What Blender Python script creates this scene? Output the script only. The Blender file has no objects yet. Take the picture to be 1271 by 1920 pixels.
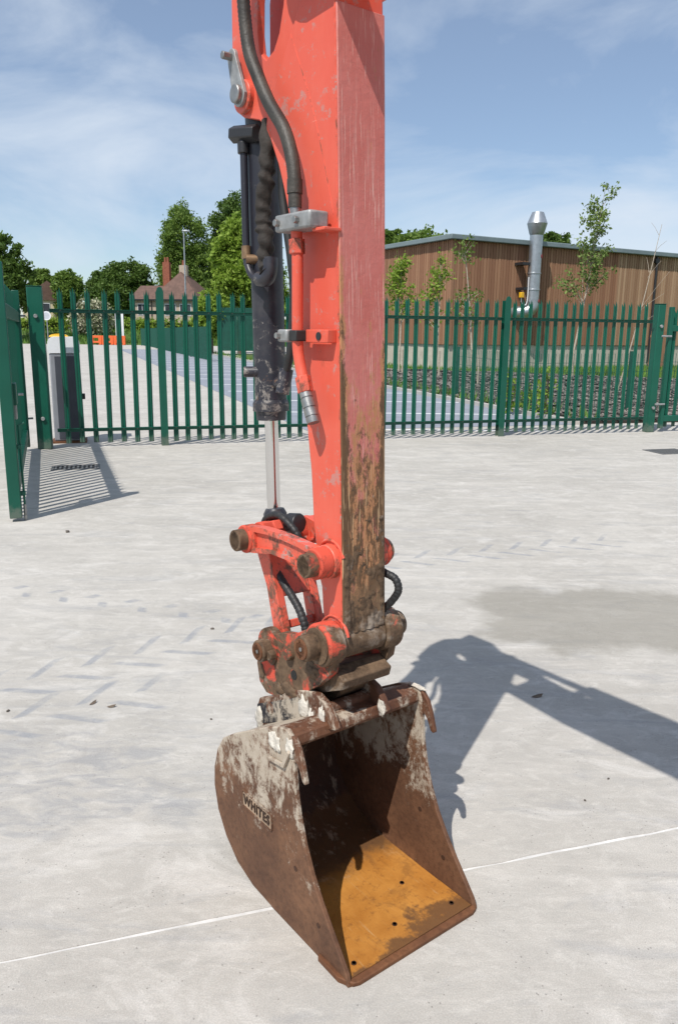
import bpy, math, random
import numpy as np
from mathutils import Vector, Matrix
from mathutils.geometry import tessellate_polygon
from mathutils import noise as mnoise
R = math.radians
random.seed(7); rng = np.random.default_rng(7)
scene = bpy.context.scene
col = scene.collection

# ------------------------------------------------------------------ camera
PITCH, ROLL, FPX = R(12.9), 0.012, 1461.0
cam_d = bpy.data.cameras.new('camera'); cam = bpy.data.objects.new('camera', cam_d); col.objects.link(cam)
fw = Vector((0, math.cos(PITCH), -math.sin(PITCH))); r0 = Vector((1, 0, 0)); d0 = Vector((0, -math.sin(PITCH), -math.cos(PITCH)))
rt = r0*math.cos(ROLL) - d0*math.sin(ROLL); dn = r0*math.sin(ROLL) + d0*math.cos(ROLL)
cam.matrix_world = Matrix(((rt.x, -dn.x, -fw.x, 0), (rt.y, -dn.y, -fw.y, 0), (rt.z, -dn.z, -fw.z, 1.6), (0, 0, 0, 1)))
cam_d.sensor_fit = 'VERTICAL'; cam_d.sensor_height = 36.0; cam_d.lens = 36.0*FPX/1920
cam_d.clip_end = 3000; cam_d.clip_start = 0.05
scene.camera = cam
scene.render.resolution_x = 677; scene.render.resolution_y = 1024

# ------------------------------------------------------------------ light, sky, exposure
SUN = Vector((.266, .492, -.829)).normalized()          # direction the light travels
elev = math.asin(-SUN.z)
w_ = bpy.data.worlds.new('World'); scene.world = w_; w_.use_nodes = True
wn, wl = w_.node_tree.nodes, w_.node_tree.links
wn.clear()
sky = wn.new('ShaderNodeTexSky'); sky.sky_type = 'NISHITA'; sky.sun_disc = False
sky.sun_elevation = elev; sky.sun_rotation = math.atan2(-SUN.x, -SUN.y)
sky.air_density = 1.0; sky.dust_density = .15; sky.ozone_density = 4.0
wo = wn.new('ShaderNodeOutputWorld'); bg = wn.new('ShaderNodeBackground'); bg.inputs[1].default_value = 0.115
tcw = wn.new('ShaderNodeTexCoord'); mpw = wn.new('ShaderNodeMapping'); mpw.inputs['Scale'].default_value = (1.3, 1.3, 3.6)
mpw.inputs['Rotation'].default_value = (0.1, 0.25, 0.6); mpw.inputs['Location'].default_value = (0.35, 0.1, 0.3)
nz1 = wn.new('ShaderNodeTexNoise'); nz1.inputs['Scale'].default_value = 2.1; nz1.inputs['Detail'].default_value = 12; nz1.inputs['Roughness'].default_value = .55; nz1.inputs['Distortion'].default_value = .5
crw = wn.new('ShaderNodeValToRGB'); crw.color_ramp.elements[0].position = .39; crw.color_ramp.elements[1].position = .68
crw.color_ramp.elements[0].color = (.17, .17, .17, 1); crw.color_ramp.elements[1].color = (.85, .85, .85, 1)
mxw = wn.new('ShaderNodeMix'); mxw.data_type = 'RGBA'
mxw.inputs[7].default_value = (6.3, 7.0, 7.9, 1)
wl.new(tcw.outputs['Generated'], mpw.inputs[0]); wl.new(mpw.outputs[0], nz1.inputs['Vector']); wl.new(nz1.outputs[0], crw.inputs[0])
wl.new(crw.outputs[0], mxw.inputs[0]); wl.new(sky.outputs[0], mxw.inputs[6]); wl.new(mxw.outputs[2], bg.inputs[0]); wl.new(bg.outputs[0], wo.inputs[0])
sun_d = bpy.data.lights.new('sun', 'SUN'); sun_d.energy = 4.7; sun_d.angle = R(.53); sun_d.color = (1, .955, .89)
sun = bpy.data.objects.new('sun', sun_d); col.objects.link(sun); sun.location = (-20, -40, 70)
sun.rotation_euler = SUN.to_track_quat('-Z', 'Y').to_euler()
vs = scene.view_settings; vs.view_transform = 'Standard'; vs.look = 'None'; vs.exposure = 0.02; vs.gamma = 1; vs.use_curve_mapping = False

# ------------------------------------------------------------------ materials
class NT:
    def __init__(s, name):
        s.m = bpy.data.materials.new(name); s.m.use_nodes = True; s.t = s.m.node_tree; s.n = s.t.nodes; s.l = s.t.links
        s.b = s.n['Principled BSDF']; s.tc = s.n.new('ShaderNodeTexCoord'); s.co = s.tc.outputs['Object']
    def link(s, a, b): s.l.new(a, b)
    def mapping(s, scale=(1, 1, 1), rot=(0, 0, 0), loc=(0, 0, 0), src=None):
        n = s.n.new('ShaderNodeMapping'); n.inputs['Scale'].default_value = scale; n.inputs['Rotation'].default_value = rot; n.inputs['Location'].default_value = loc
        s.link(src or s.co, n.inputs[0]); return n.outputs[0]
    def noise(s, scale, detail=6, rough=.55, dist=0, vec=None):
        n = s.n.new('ShaderNodeTexNoise'); n.inputs['Scale'].default_value = scale; n.inputs['Detail'].default_value = detail
        n.inputs['Roughness'].default_value = rough; n.inputs['Distortion'].default_value = dist; s.link(vec or s.co, n.inputs['Vector']); return n.outputs[0]
    def voro(s, scale, vec=None):
        n = s.n.new('ShaderNodeTexVoronoi'); n.inputs['Scale'].default_value = scale; s.link(vec or s.co, n.inputs['Vector']); return n.outputs['Distance']
    def ramp(s, fac, a, b, ca=(0, 0, 0), cb=(1, 1, 1)):
        n = s.n.new('ShaderNodeValToRGB'); e = n.color_ramp.elements; e[0].position = a; e[1].position = b
        e[0].color = (*ca, 1); e[1].color = (*cb, 1); s.link(fac, n.inputs[0]); return n.outputs[0]
    def mix(s, fac, a, b, mode='MIX'):
        n = s.n.new('ShaderNodeMix'); n.data_type = 'RGBA'; n.blend_type = mode
        for sock, v in ((n.inputs[0], fac), (n.inputs[6], a), (n.inputs[7], b)):
            if isinstance(v, (int, float)): sock.default_value = v
            elif isinstance(v, tuple): sock.default_value = (*v, 1)
            else: s.link(v, sock)
        return n.outputs[2]
    def math(s, op, a, b=0.0, c=None):
        n = s.n.new('ShaderNodeMath'); n.operation = op
        for i, v in enumerate((a, b, c)):
            if v is None: continue
            if isinstance(v, (int, float)): n.inputs[i].default_value = v
            else: s.link(v, n.inputs[i])
        return n.outputs[0]
    def xyz(s, src=None):
        n = s.n.new('ShaderNodeSeparateXYZ'); s.link(src or s.co, n.inputs[0]); return n.outputs
    def sstep(s, v, lo, hi):
        n = s.n.new('ShaderNodeMapRange'); n.interpolation_type = 'SMOOTHSTEP'; s.link(v, n.inputs[0])
        n.inputs[1].default_value = lo; n.inputs[2].default_value = hi; return n.outputs[0]
    def bump(s, h, strength=.3, dist=.01):
        n = s.n.new('ShaderNodeBump'); n.inputs['Strength'].default_value = strength; n.inputs['Distance'].default_value = dist
        s.link(h, n.inputs['Height']); s.link(n.outputs[0], s.b.inputs['Normal'])
    def out(s, color=None, rough=.6, metal=0.0, spec=None):
        b = s.b
        if color is not None:
            if isinstance(color, tuple): b.inputs['Base Color'].default_value = (*color, 1)
            else: s.link(color, b.inputs['Base Color'])
        if isinstance(rough, (int, float)): b.inputs['Roughness'].default_value = rough
        else: s.link(rough, b.inputs['Roughness'])
        b.inputs['Metallic'].default_value = metal
        if spec is not None: b.inputs['Specular IOR Level'].default_value = spec
        return s.m

def simple(name, c, rough=.6, metal=0., var=.25, scale=8, bump=0., c2=None, bscale=40, spec=None):
    t = NT(name); nz = t.noise(scale, 6)
    cc = t.mix(t.ramp(nz, .3, .7), tuple(v*(1-var) for v in c), c2 or tuple(min(1, v*(1+var)) for v in c))
    if bump: t.bump(t.noise(bscale, 5), bump, .01)
    return t.out(cc, rough, metal, spec)

def m_concrete(name, yard=True):
    t = NT(name); x, y, z = t.xyz()
    c = t.mix(t.ramp(t.noise(.55, 7, .6, .3), .32, .68), (.37, .352, .322), (.485, .464, .43))
    c = t.mix(t.math('MULTIPLY', t.ramp(t.noise(4.5, 8, .7, .6), .42, .66), .45), c, (.325, .312, .29))
    c = t.mix(t.math('MULTIPLY', t.ramp(t.noise(11, 9, .75, 1.2, t.mapping((.8, 1.5, 1), (0, 0, R(20)))), .50, .66), .35), c, (.62, .60, .56))
    c = t.mix(t.math('MULTIPLY', t.ramp(t.noise(17, 8, .75, .8, t.mapping((.7, 1.6, 1), (0, 0, R(-30)), (6, 2, 0))), .54, .70), .30), c, (.28, .275, .265))
    c = t.mix(t.math('MULTIPLY', t.ramp(t.noise(2.6, 8, .72, .8, t.mapping((1, 1.6, 1), (0, 0, R(15)), (4, 9, 0))), .52, .68), .55), c, (.60, .58, .55))
    st = t.noise(1.6, 9, .7, .5, t.mapping((.6, 4, 1), (0, 0, R(-12))))
    c = t.mix(t.math('MULTIPLY', t.ramp(st, .50, .72), .40), c, (.61, .585, .545))
    st2 = t.noise(2.6, 9, .72, .9, t.mapping((.6, 2.4, 1), (0, 0, R(-24)), (3, 1, 0)))
    c = t.mix(t.math('MULTIPLY', t.ramp(st2, .53, .70), .50), c, (.275, .28, .29))
    if yard:
        # damp patch right of the arm, scuffed wheel marks, tyre lug prints
        def blob(cx, cy, rx, ry, nscale, amp):
            dx = t.math('DIVIDE', t.math('SUBTRACT', x, cx), rx); dy = t.math('DIVIDE', t.math('SUBTRACT', y, cy), ry)
            d = t.math('SQRT', t.math('ADD', t.math('MULTIPLY', dx, dx), t.math('MULTIPLY', dy, dy)))
            return t.math('ADD', d, t.math('MULTIPLY', t.math('SUBTRACT', t.noise(nscale, 5, .55, .5), .5), amp))
        wet = t.math('SUBTRACT', 1.0, t.sstep(blob(1.9, 4.3, 1.15, .62, 1.6, 1.3), .75, 1.02))
        c = t.mix(t.math('MULTIPLY', wet, .62), c, (.225, .212, .18))
        sc = t.math('SUBTRACT', 1.0, t.sstep(blob(-1.0, 2.55, .62, .42, 3.0, 1.6), .55, 1.05))
        scn = t.math('MULTIPLY', sc, t.ramp(t.noise(7, 6, .6, 1.0, t.mapping((1, 2.2, 1), (0, 0, R(-25)))), .42, .62))
        c = t.mix(t.math('MULTIPLY', scn, .6), c, (.27, .275, .285))
        def lugs(px, py, ang, half, pitch, k, length):
            ca, sa = math.cos(ang), math.sin(ang)
            dx = t.math('SUBTRACT', x, px); dy = t.math('SUBTRACT', y, py)
            s_ = t.math('ADD', t.math('MULTIPLY', dx, ca), t.math('MULTIPLY', dy, sa))
            q_ = t.math('SUBTRACT', t.math('MULTIPLY', dy, ca), t.math('MULTIPLY', dx, sa))
            aq = t.math('ABSOLUTE', q_)
            side = t.math('MULTIPLY', t.math('GREATER_THAN', q_, 0.0), pitch*.5)
            ph = t.math('FRACT', t.math('DIVIDE', t.math('ADD', t.math('ADD', s_, side), t.math('MULTIPLY', aq, k)), pitch))
            bar = t.math('MULTIPLY', t.sstep(ph, .0, .07), t.math('SUBTRACT', 1.0, t.sstep(ph, .20, .30)))
            lim = t.math('MULTIPLY', t.math('SUBTRACT', 1.0, t.sstep(aq, half*.85, half)), t.sstep(aq, .012, .03))
            le = t.math('SUBTRACT', 1.0, t.sstep(t.math('ABSOLUTE', s_), length*.8, length))
            return t.math('MULTIPLY', t.math('MULTIPLY', bar, lim), le)
        for a in ((-.95, 3.72, R(36), .20, .26, -1.1, .95), (-1.2, 4.42, R(-17), .10, .27, -.5, 1.2), (-1.5, 2.9, R(30), .2, .26, -1.1, .9), (.9, 5.6, R(20), .2, .27, -1.1, 1.6)):
            lm = t.math('MULTIPLY', lugs(*a), t.ramp(t.noise(9, 6, .7), .30, .56))
            c = t.mix(t.math('MULTIPLY', lm, .68), c, (.25, .265, .29))
    fine = t.noise(230, 4, .8)
    c = t.mix(.55, c, t.ramp(fine, .3, .7, (.30, .29, .28), (.68, .67, .65)), 'OVERLAY')
    sp = t.voro(55); spm = t.math('MULTIPLY', t.math('LESS_THAN', sp, .14), t.math('GREATER_THAN', t.noise(9, 2), .54))
    c = t.mix(t.math('MULTIPLY', spm, .5), c, (.12, .11, .10))
    t.bump(t.math('ADD', t.math('MULTIPLY', t.noise(70, 5, .7), .6), t.noise(9, 4)), .25, .006)
    return t.out(c, .85, 0, .3)

def m_orange(name, dirt=.15, chips=.6):
    t = NT(name)
    c = t.mix(t.ramp(t.noise(3, 5), .3, .7), (.63, .088, .050), (.70, .120, .074))
    c = t.mix(t.math('MULTIPLY', t.ramp(t.noise(1, 6, .7, .3, t.mapping((14, 14, 3))), .5, .8), .35), c, (.72, .19, .125))
    ch = t.math('ADD', t.noise(38, 7, .75, .3), t.math('MULTIPLY', t.noise(5, 3), .4))
    c = t.mix(t.math('MULTIPLY', t.ramp(ch, .80, .83), chips), c, (.36, .28, .25))
    ln = t.noise(1, 3, .6, 0, t.mapping((6, 6, 90), (0, R(32), 0))); c = t.mix(t.math('MULTIPLY', t.math('MULTIPLY', t.ramp(ln, .72, .74), t.ramp(t.noise(5, 3), .5, .6)), .5), c, (.80, .45, .36))
    d = t.ramp(t.noise(14, 9, .75, .5), .66-dirt*.5, .72-dirt*.4)
    c = t.mix(t.math('MULTIPLY', d, min(.92, dirt*3)), c, t.mix(t.noise(50, 3), (.05, .03, .02), (.16, .10, .06)))
    t.bump(t.math('ADD', t.noise(55, 4), ch), .08, .003)
    return t.out(c, t.math('ADD', t.math('MULTIPLY', t.noise(14, 5), .25), .30), 0, .4)

def m_faceplate():
    # sun-bleached paint on the face towards the machine: vertical scuffs, scratched edges, mud caked to the lower end
    t = NT('scraped_paint'); x, y, z = t.xyz()
    c = t.mix(t.ramp(t.noise(5, 5), .3, .7), (.50, .135, .11), (.585, .20, .172))
    def vs(sx, sz, lo, hi, loc=(0, 0, 0), d=.2): return t.ramp(t.noise(1, 7, .7, d, t.mapping((sx, sx, sz), (0, 0, 0), loc)), lo, hi)
    c = t.mix(t.math('MULTIPLY', vs(70, 1.0, .55, .72), .55), c, (.66, .40, .35))
    c = t.mix(t.math('MULTIPLY', vs(190, 1.6, .57, .62, (5, 1, 2)), .55), c, (.76, .50, .43))
    c = t.mix(t.math('MULTIPLY', vs(110, 1.6, .64, .70, (1, 7, 2)), .45), c, (.30, .05, .04))
    low = t.math('SUBTRACT', 1.0, t.sstep(z, 1.05, 1.75))
    left = t.sstep(t.math('MULTIPLY', y, -1), .045, .072); right = t.sstep(y, .045, .072)
    edge = t.math('MAXIMUM', left, t.math('MULTIPLY', right, .7))
    eh = t.math('SUBTRACT', 1.0, t.sstep(z, 1.4, 2.15))
    amount = t.math('ADD', t.math('MULTIPLY', low, .22), t.math('MULTIPLY', t.math('MULTIPLY', edge, eh), .22))
    n1 = t.math('ADD', t.noise(1, 11, .80, .15, t.mapping((34, 34, 12), (0, 0, 0), (2, 3, 1))), amount)
    c = t.mix(t.math('MULTIPLY', t.ramp(n1, .60, .68), .85), c, t.mix(t.noise(40, 4, .7), (.36, .165, .06), (.52, .29, .13)))
    n2 = t.math('ADD', t.noise(1, 11, .82, .2, t.mapping((44, 44, 15), (R(12), 0, 0), (7, 2, 5))), amount)
    c = t.mix(t.math('MULTIPLY', t.ramp(n2, .66, .72), .88), c, t.mix(t.noise(50, 3), (.045, .03, .018), (.13, .075, .035)))
    for rx, lo in ((R(35), .735), (R(-28), .745), (R(8), .74)):
        ln = t.noise(1, 2, .5, .2, t.mapping((8, 190, 7), (rx, 0, 0))); c = t.mix(t.math('MULTIPLY', t.math('MULTIPLY', t.ramp(ln, lo-.08, lo-.06), low), .6), c, (.62, .42, .24))
    mud = t.math('ADD', t.math('SUBTRACT', 1.0, t.sstep(z, .80, 1.16)), t.math('MULTIPLY', t.math('SUBTRACT', t.noise(22, 9, .75), .5), 1.5))
    c = t.mix(t.math('MULTIPLY', t.ramp(mud, .5, .8), .8), c, t.mix(t.noise(60, 5, .7), (.085, .052, .028), (.25, .16, .09)))
    t.bump(t.math('ADD', n2, t.noise(60, 5)), .35, .004)
    return t.out(c, .55, 0, .35)

def m_mud(name, paint=(.60, .085, .05), amount=.5):
    t = NT(name); n1 = t.noise(11, 9, .7, .5)
    mudc = t.mix(t.ramp(t.noise(26, 8, .75), .3, .7), (.042, .025, .015), (.20, .13, .078))
    mudc = t.mix(t.math('MULTIPLY', t.ramp(t.noise(8, 8, .7, .4), .54, .66), .75), mudc, (.40, .34, .275))
    c = t.mix(t.ramp(n1, amount-.05, amount+.03), paint, mudc) if amount < 1 else mudc
    c = t.mix(t.math('MULTIPLY', t.ramp(t.noise(19, 8, .75, .6), .56, .66), .75), c, (.030, .020, .014))
    t.bump(t.math('ADD', t.noise(110, 7, .75), t.math('MULTIPLY', n1, .25)), .4, .003)
    return t.out(c, .72, 0, .3)

def m_rust(name, base=(.105, .042, .020), hi=(.20, .085, .036), cement=0., zc=(.30, .52)):
    t = NT(name); x, y, z = t.xyz()
    c = t.mix(t.ramp(t.noise(7, 8, .65), .3, .7), base, hi)
    c = t.mix(t.math('MULTIPLY', t.ramp(t.noise(60, 4, .7), .45, .7), .5), c, tuple(v*.45 for v in base))
    if cement:
        g = t.sstep(z, *zc)
        cm = t.math('ADD', t.math('ADD', t.math('MULTIPLY', t.noise(16, 9, .78, .3, t.mapping((1, 1, .75), (0, R(-20), 0))), .7), t.math('MULTIPLY', t.noise(4, 3, .5), .3)), t.math('MULTIPLY', g, cement))
        c = t.mix(t.math('MULTIPLY', t.ramp(cm, .62, .69), .88), c, t.mix(t.noise(35, 5, .7), (.34, .275, .20), (.58, .52, .43)))
    t.bump(t.math('ADD', t.noise(90, 4, .7), t.noise(12, 5)), .3, .003)
    return t.out(c, .7, .0, .35)

def m_bucket_inside():
    t = NT('bucket_inside'); x, y, z = t.xyz()
    yel = t.mix(t.ramp(t.noise(8, 7, .65), .3, .7), (.33, .125, .018), (.50, .225, .045))
    yel = t.mix(t.math('MULTIPLY', t.ramp(t.noise(55, 4, .7), .55, .72), .6), yel, (.16, .06, .015))
    scr = t.noise(1, 8, .75, .2, t.mapping((5, 60, 5))); yel = t.mix(t.math('MULTIPLY', t.ramp(scr, .55, .68), .45), yel, (.20, .085, .02))
    scr2 = t.noise(1, 8, .7, .3, t.mapping((6, 70, 6), (0, 0, R(12)), (3, 3, 3))); yel = t.mix(t.math('MULTIPLY', t.ramp(scr2, .60, .70), .5), yel, (.50, .36, .20))
    yel = t.mix(t.math('MULTIPLY', t.ramp(t.noise(5, 8, .7, .4), .56, .66), .6), yel, (.15, .062, .018))
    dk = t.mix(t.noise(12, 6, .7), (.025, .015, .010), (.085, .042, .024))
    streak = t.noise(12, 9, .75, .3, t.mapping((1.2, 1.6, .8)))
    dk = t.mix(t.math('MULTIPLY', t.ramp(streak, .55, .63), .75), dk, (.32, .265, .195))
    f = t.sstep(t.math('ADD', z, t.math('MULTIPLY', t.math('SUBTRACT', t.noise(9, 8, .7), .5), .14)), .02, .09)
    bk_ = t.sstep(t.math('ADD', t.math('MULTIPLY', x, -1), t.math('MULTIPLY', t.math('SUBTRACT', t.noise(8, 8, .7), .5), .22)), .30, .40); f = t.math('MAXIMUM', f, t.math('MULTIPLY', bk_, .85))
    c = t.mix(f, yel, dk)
    lip = t.sstep(t.math('ADD', t.math('ADD', x, t.math('MULTIPLY', y, .12)), t.math('MULTIPLY', t.math('SUBTRACT', t.noise(9, 7, .65), .5), .34)), -.075, -.035)
    c = t.mix(t.math('MULTIPLY', lip, .85), c, (.10, .048, .022))
    t.bump(t.math('ADD', t.noise(80, 4, .7), t.noise(9, 5)), .3, .003)
    return t.out(c, .6, 0, .4)

M = {}
M['concrete'] = m_concrete('concrete_yard'); M['road'] = m_concrete('concrete_road', False)
M['sealant'] = simple('joint_sealant', (.60, .59, .57), .85, var=.2, scale=14)
M['orange'] = m_orange('orange_paint', .10, .55); M['orange_worn'] = m_orange('orange_paint_worn', .32, .8)
M['face'] = m_faceplate(); M['weld'] = m_orange('chipped_weld', .26, .95); M['mud'] = m_mud('muddy_steel', amount=.46); M['mud_full'] = m_mud('caked_mud', amount=1)
M['mud_or'] = m_mud('muddy_orange', amount=.56)
M['rust_dk'] = m_rust('dark_rust', (.03, .016, .010), (.08, .035, .018)); M['rust'] = m_rust('rusty_steel'); M['rust_side'] = m_rust('rusty_bucket_side', (.088, .041, .023), (.185, .090, .047), .185, (.04, .48))
M['rust_top'] = m_rust('rusty_splashed', (.085, .035, .02), (.16, .07, .035), .12, (.3, .5)); M['inside'] = m_bucket_inside()
M['black_cem'] = m_rust('black_paint_cement', (.012, .012, .016), (.02, .02, .026), .13, (.35, .50))
def m_navy():
    t = NT('navy_black_paint'); c = t.mix(t.noise(6, 5), (.012, .012, .018), (.028, .028, .038))
    z = t.xyz()[2]; low = t.math('SUBTRACT', 1.0, t.sstep(z, 1.45, 1.75))
    s = t.math('ADD', t.noise(30, 9, .8, .5), t.math('MULTIPLY', low, .09))
    c = t.mix(t.math('MULTIPLY', t.ramp(t.noise(9, 6, .7), .48, .66), .5), c, (.075, .07, .07))
    c = t.mix(t.math('MULTIPLY', t.ramp(s, .62, .68), .75), c, (.30, .27, .24))
    c = t.mix(t.math('MULTIPLY', t.ramp(t.math('ADD', t.noise(12, 7, .75, 1), t.math('MULTIPLY', low, .06)), .66, .72), .7), c, (.20, .11, .06))
    return t.out(c, .42, 0, .5)
M['navy'] = m_navy()
M['rubber'] = simple('black_rubber', (.02, .02, .02), .55, var=.3, scale=30)
M['hose'] = simple('corrugated_hose', (.040, .036, .029), .55, var=.55, scale=16, bump=.2, bscale=120)
M['sleeve'] = simple('fabric_sleeve', (.026, .021, .017), .8, var=.5, scale=18, bump=.5, bscale=35)
M['steel'] = simple('dull_steel', (.30, .30, .29), .42, .75, var=.3, scale=25, bump=.1)
M['zinc'] = simple('zinc_clamp', (.30, .305, .30), .5, .35, var=.3, scale=30, bump=.15)
M['chrome'] = simple('chrome_rod', (.72, .71, .70), .12, 1.0, var=.06, scale=5)
M['brass'] = simple('brass_fitting', (.26, .165, .095), .45, .6, var=.3, scale=40)
def m_green():
    t = NT('green_powder_coat'); oi = t.n.new('ShaderNodeObjectInfo'); z = t.xyz()[2]
    c = t.mix(t.ramp(t.noise(3, 5), .3, .7), (.002, .075, .045), (.004, .100, .062))
    c = t.mix(t.math('MULTIPLY', oi.outputs['Random'], .45), c, (.001, .055, .035))
    d = t.math('ADD', t.math('SUBTRACT', 1.0, t.sstep(z, .02, .35)), t.math('MULTIPLY', t.math('SUBTRACT', t.noise(20, 6, .7), .5), 1.2))
    c = t.mix(t.math('MULTIPLY', t.ramp(d, .6, 1.1), .45), c, (.20, .19, .16))
    c = t.mix(t.math('MULTIPLY', t.ramp(t.noise(24, 6, .75), .72, .74), .5), c, (.28, .34, .31))
    return t.out(c, .42, 0, .4)
M['green'] = m_green()
M['green_dk'] = simple('green_mesh_coat', (.006, .075, .05), .5, var=.2, scale=3)
M['galv'] = simple('galvanised', (.42, .44, .46), .38, .8, var=.12, scale=6)
M['white'] = simple('white_coat', (.74, .75, .77), .4, var=.06, scale=4)
M['cab_grey'] = simple('cabinet_grey', (.055, .06, .075), .45, var=.12, scale=5)
M['cab_mid'] = simple('cabinet_mid', (.24, .25, .275), .45, var=.1, scale=5); M['cab_light'] = simple('cabinet_light', (.50, .52, .56), .45, var=.08, scale=5)
M['yellow'] = simple('yellow_cap', (.75, .42, .02), .4, var=.1)
M['orange_plastic'] = simple('orange_plastic', (.72, .13, .03), .5, var=.12)
M['tarmac'] = simple('bay_tarmac', (.235, .255, .295), .9, var=.12, scale=3, bump=.1)
M['paint'] = simple('white_road_paint', (.70, .71, .72), .8, var=.1, scale=12)
M['kerb'] = simple('kerb_concrete', (.42, .40, .37), .85, var=.12, scale=5)
M['grass'] = simple('grass', (.055, .105, .018), .9, var=.4, scale=1.2, c2=(.12, .17, .035))
M['blade'] = simple('grass_blades', (.10, .20, .025), .8, var=.35, scale=1.5)
M['soil'] = simple('bed_soil', (.035, .028, .022), .95, var=.4, scale=6)
def m_island(name, a, b, rough=.8, trans=0.):
    t = NT(name); g = t.n.new('ShaderNodeNewGeometry'); c = t.mix(g.outputs['Random Per Island'], a, b)
    big = t.ramp(t.noise(.35, 3), .3, .7); c = t.mix(t.math('MULTIPLY', big, .25), c, tuple(v*.75 for v in a))
    m = t.out(c, rough, 0, .3)
    if trans:
        tr = t.n.new('ShaderNodeBsdfTranslucent'); t.link(c, tr.inputs[0]); ms = t.n.new('ShaderNodeMixShader'); ms.inputs[0].default_value = trans
        o = t.n['Material Output']; t.link(t.b.outputs[0], ms.inputs[1]); t.link(tr.outputs[0], ms.inputs[2]); t.link(ms.outputs[0], o.inputs[0])
    return m
M['chips'] = m_island('slate_chippings', (.05, .044, .04), (.26, .235, .21))
M['leaf_dark'] = m_island('leaf_dark', (.06, .115, .02), (.135, .215, .04), .6, .36)
M['leaf_mid'] = m_island('leaf_mid', (.10, .18, .028), (.21, .30, .06), .6, .38)
M['leaf_lime'] = m_island('leaf_lime', (.17, .28, .03), (.32, .43, .065), .6, .42)
M['leaf_pale'] = m_island('leaf_pale', (.13, .20, .045), (.25, .33, .09), .6, .3)
M['blossom'] = m_island('blossom', (.10, .15, .04), (.66, .62, .48), .7, .2)
M['bark'] = simple('bark', (.13, .10, .075), .9, var=.3, scale=12, bump=.3)
M['bark_pale'] = simple('pale_bark', (.42, .36, .28), .85, var=.25, scale=15)
M['boards'] = m_island('timber_boards', (.25, .125, .072), (.36, .20, .118), .8)
M['boards_old'] = m_island('timber_boards_weathered', (.27, .155, .09), (.44, .29, .18), .8)
M['roofmetal'] = simple('roof_sheet', (.17, .215, .225), .45, .1, var=.1, scale=2)
M['block'] = simple('plinth_blockwork', (.46, .42, .35), .9, var=.15, scale=3)
M['dark'] = simple('dark_opening', (.012, .012, .012), .7, var=.2)
M['render_wall'] = simple('house_render', (.42, .34, .27), .9, var=.1, scale=2)
M['tiles'] = simple('brown_roof_tiles', (.125, .072, .055), .85, var=.25, scale=2)
M['brick'] = simple('red_brick', (.26, .085, .05), .9, var=.25, scale=6)
M['glass'] = simple('window_glass', (.03, .035, .045), .08, var=.2, scale=1)
M['black'] = simple('black_plastic', (.02, .02, .022), .45, var=.2)
M['stone'] = simple('pebble_stone', (.10, .085, .07), .9, var=.4, scale=60)
M['grate'] = simple('cast_iron', (.15, .15, .15), .7, .3, var=.25, scale=20)
M['decal'] = simple('red_sticker', (.45, .05, .05), .5, var=.1)

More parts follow.
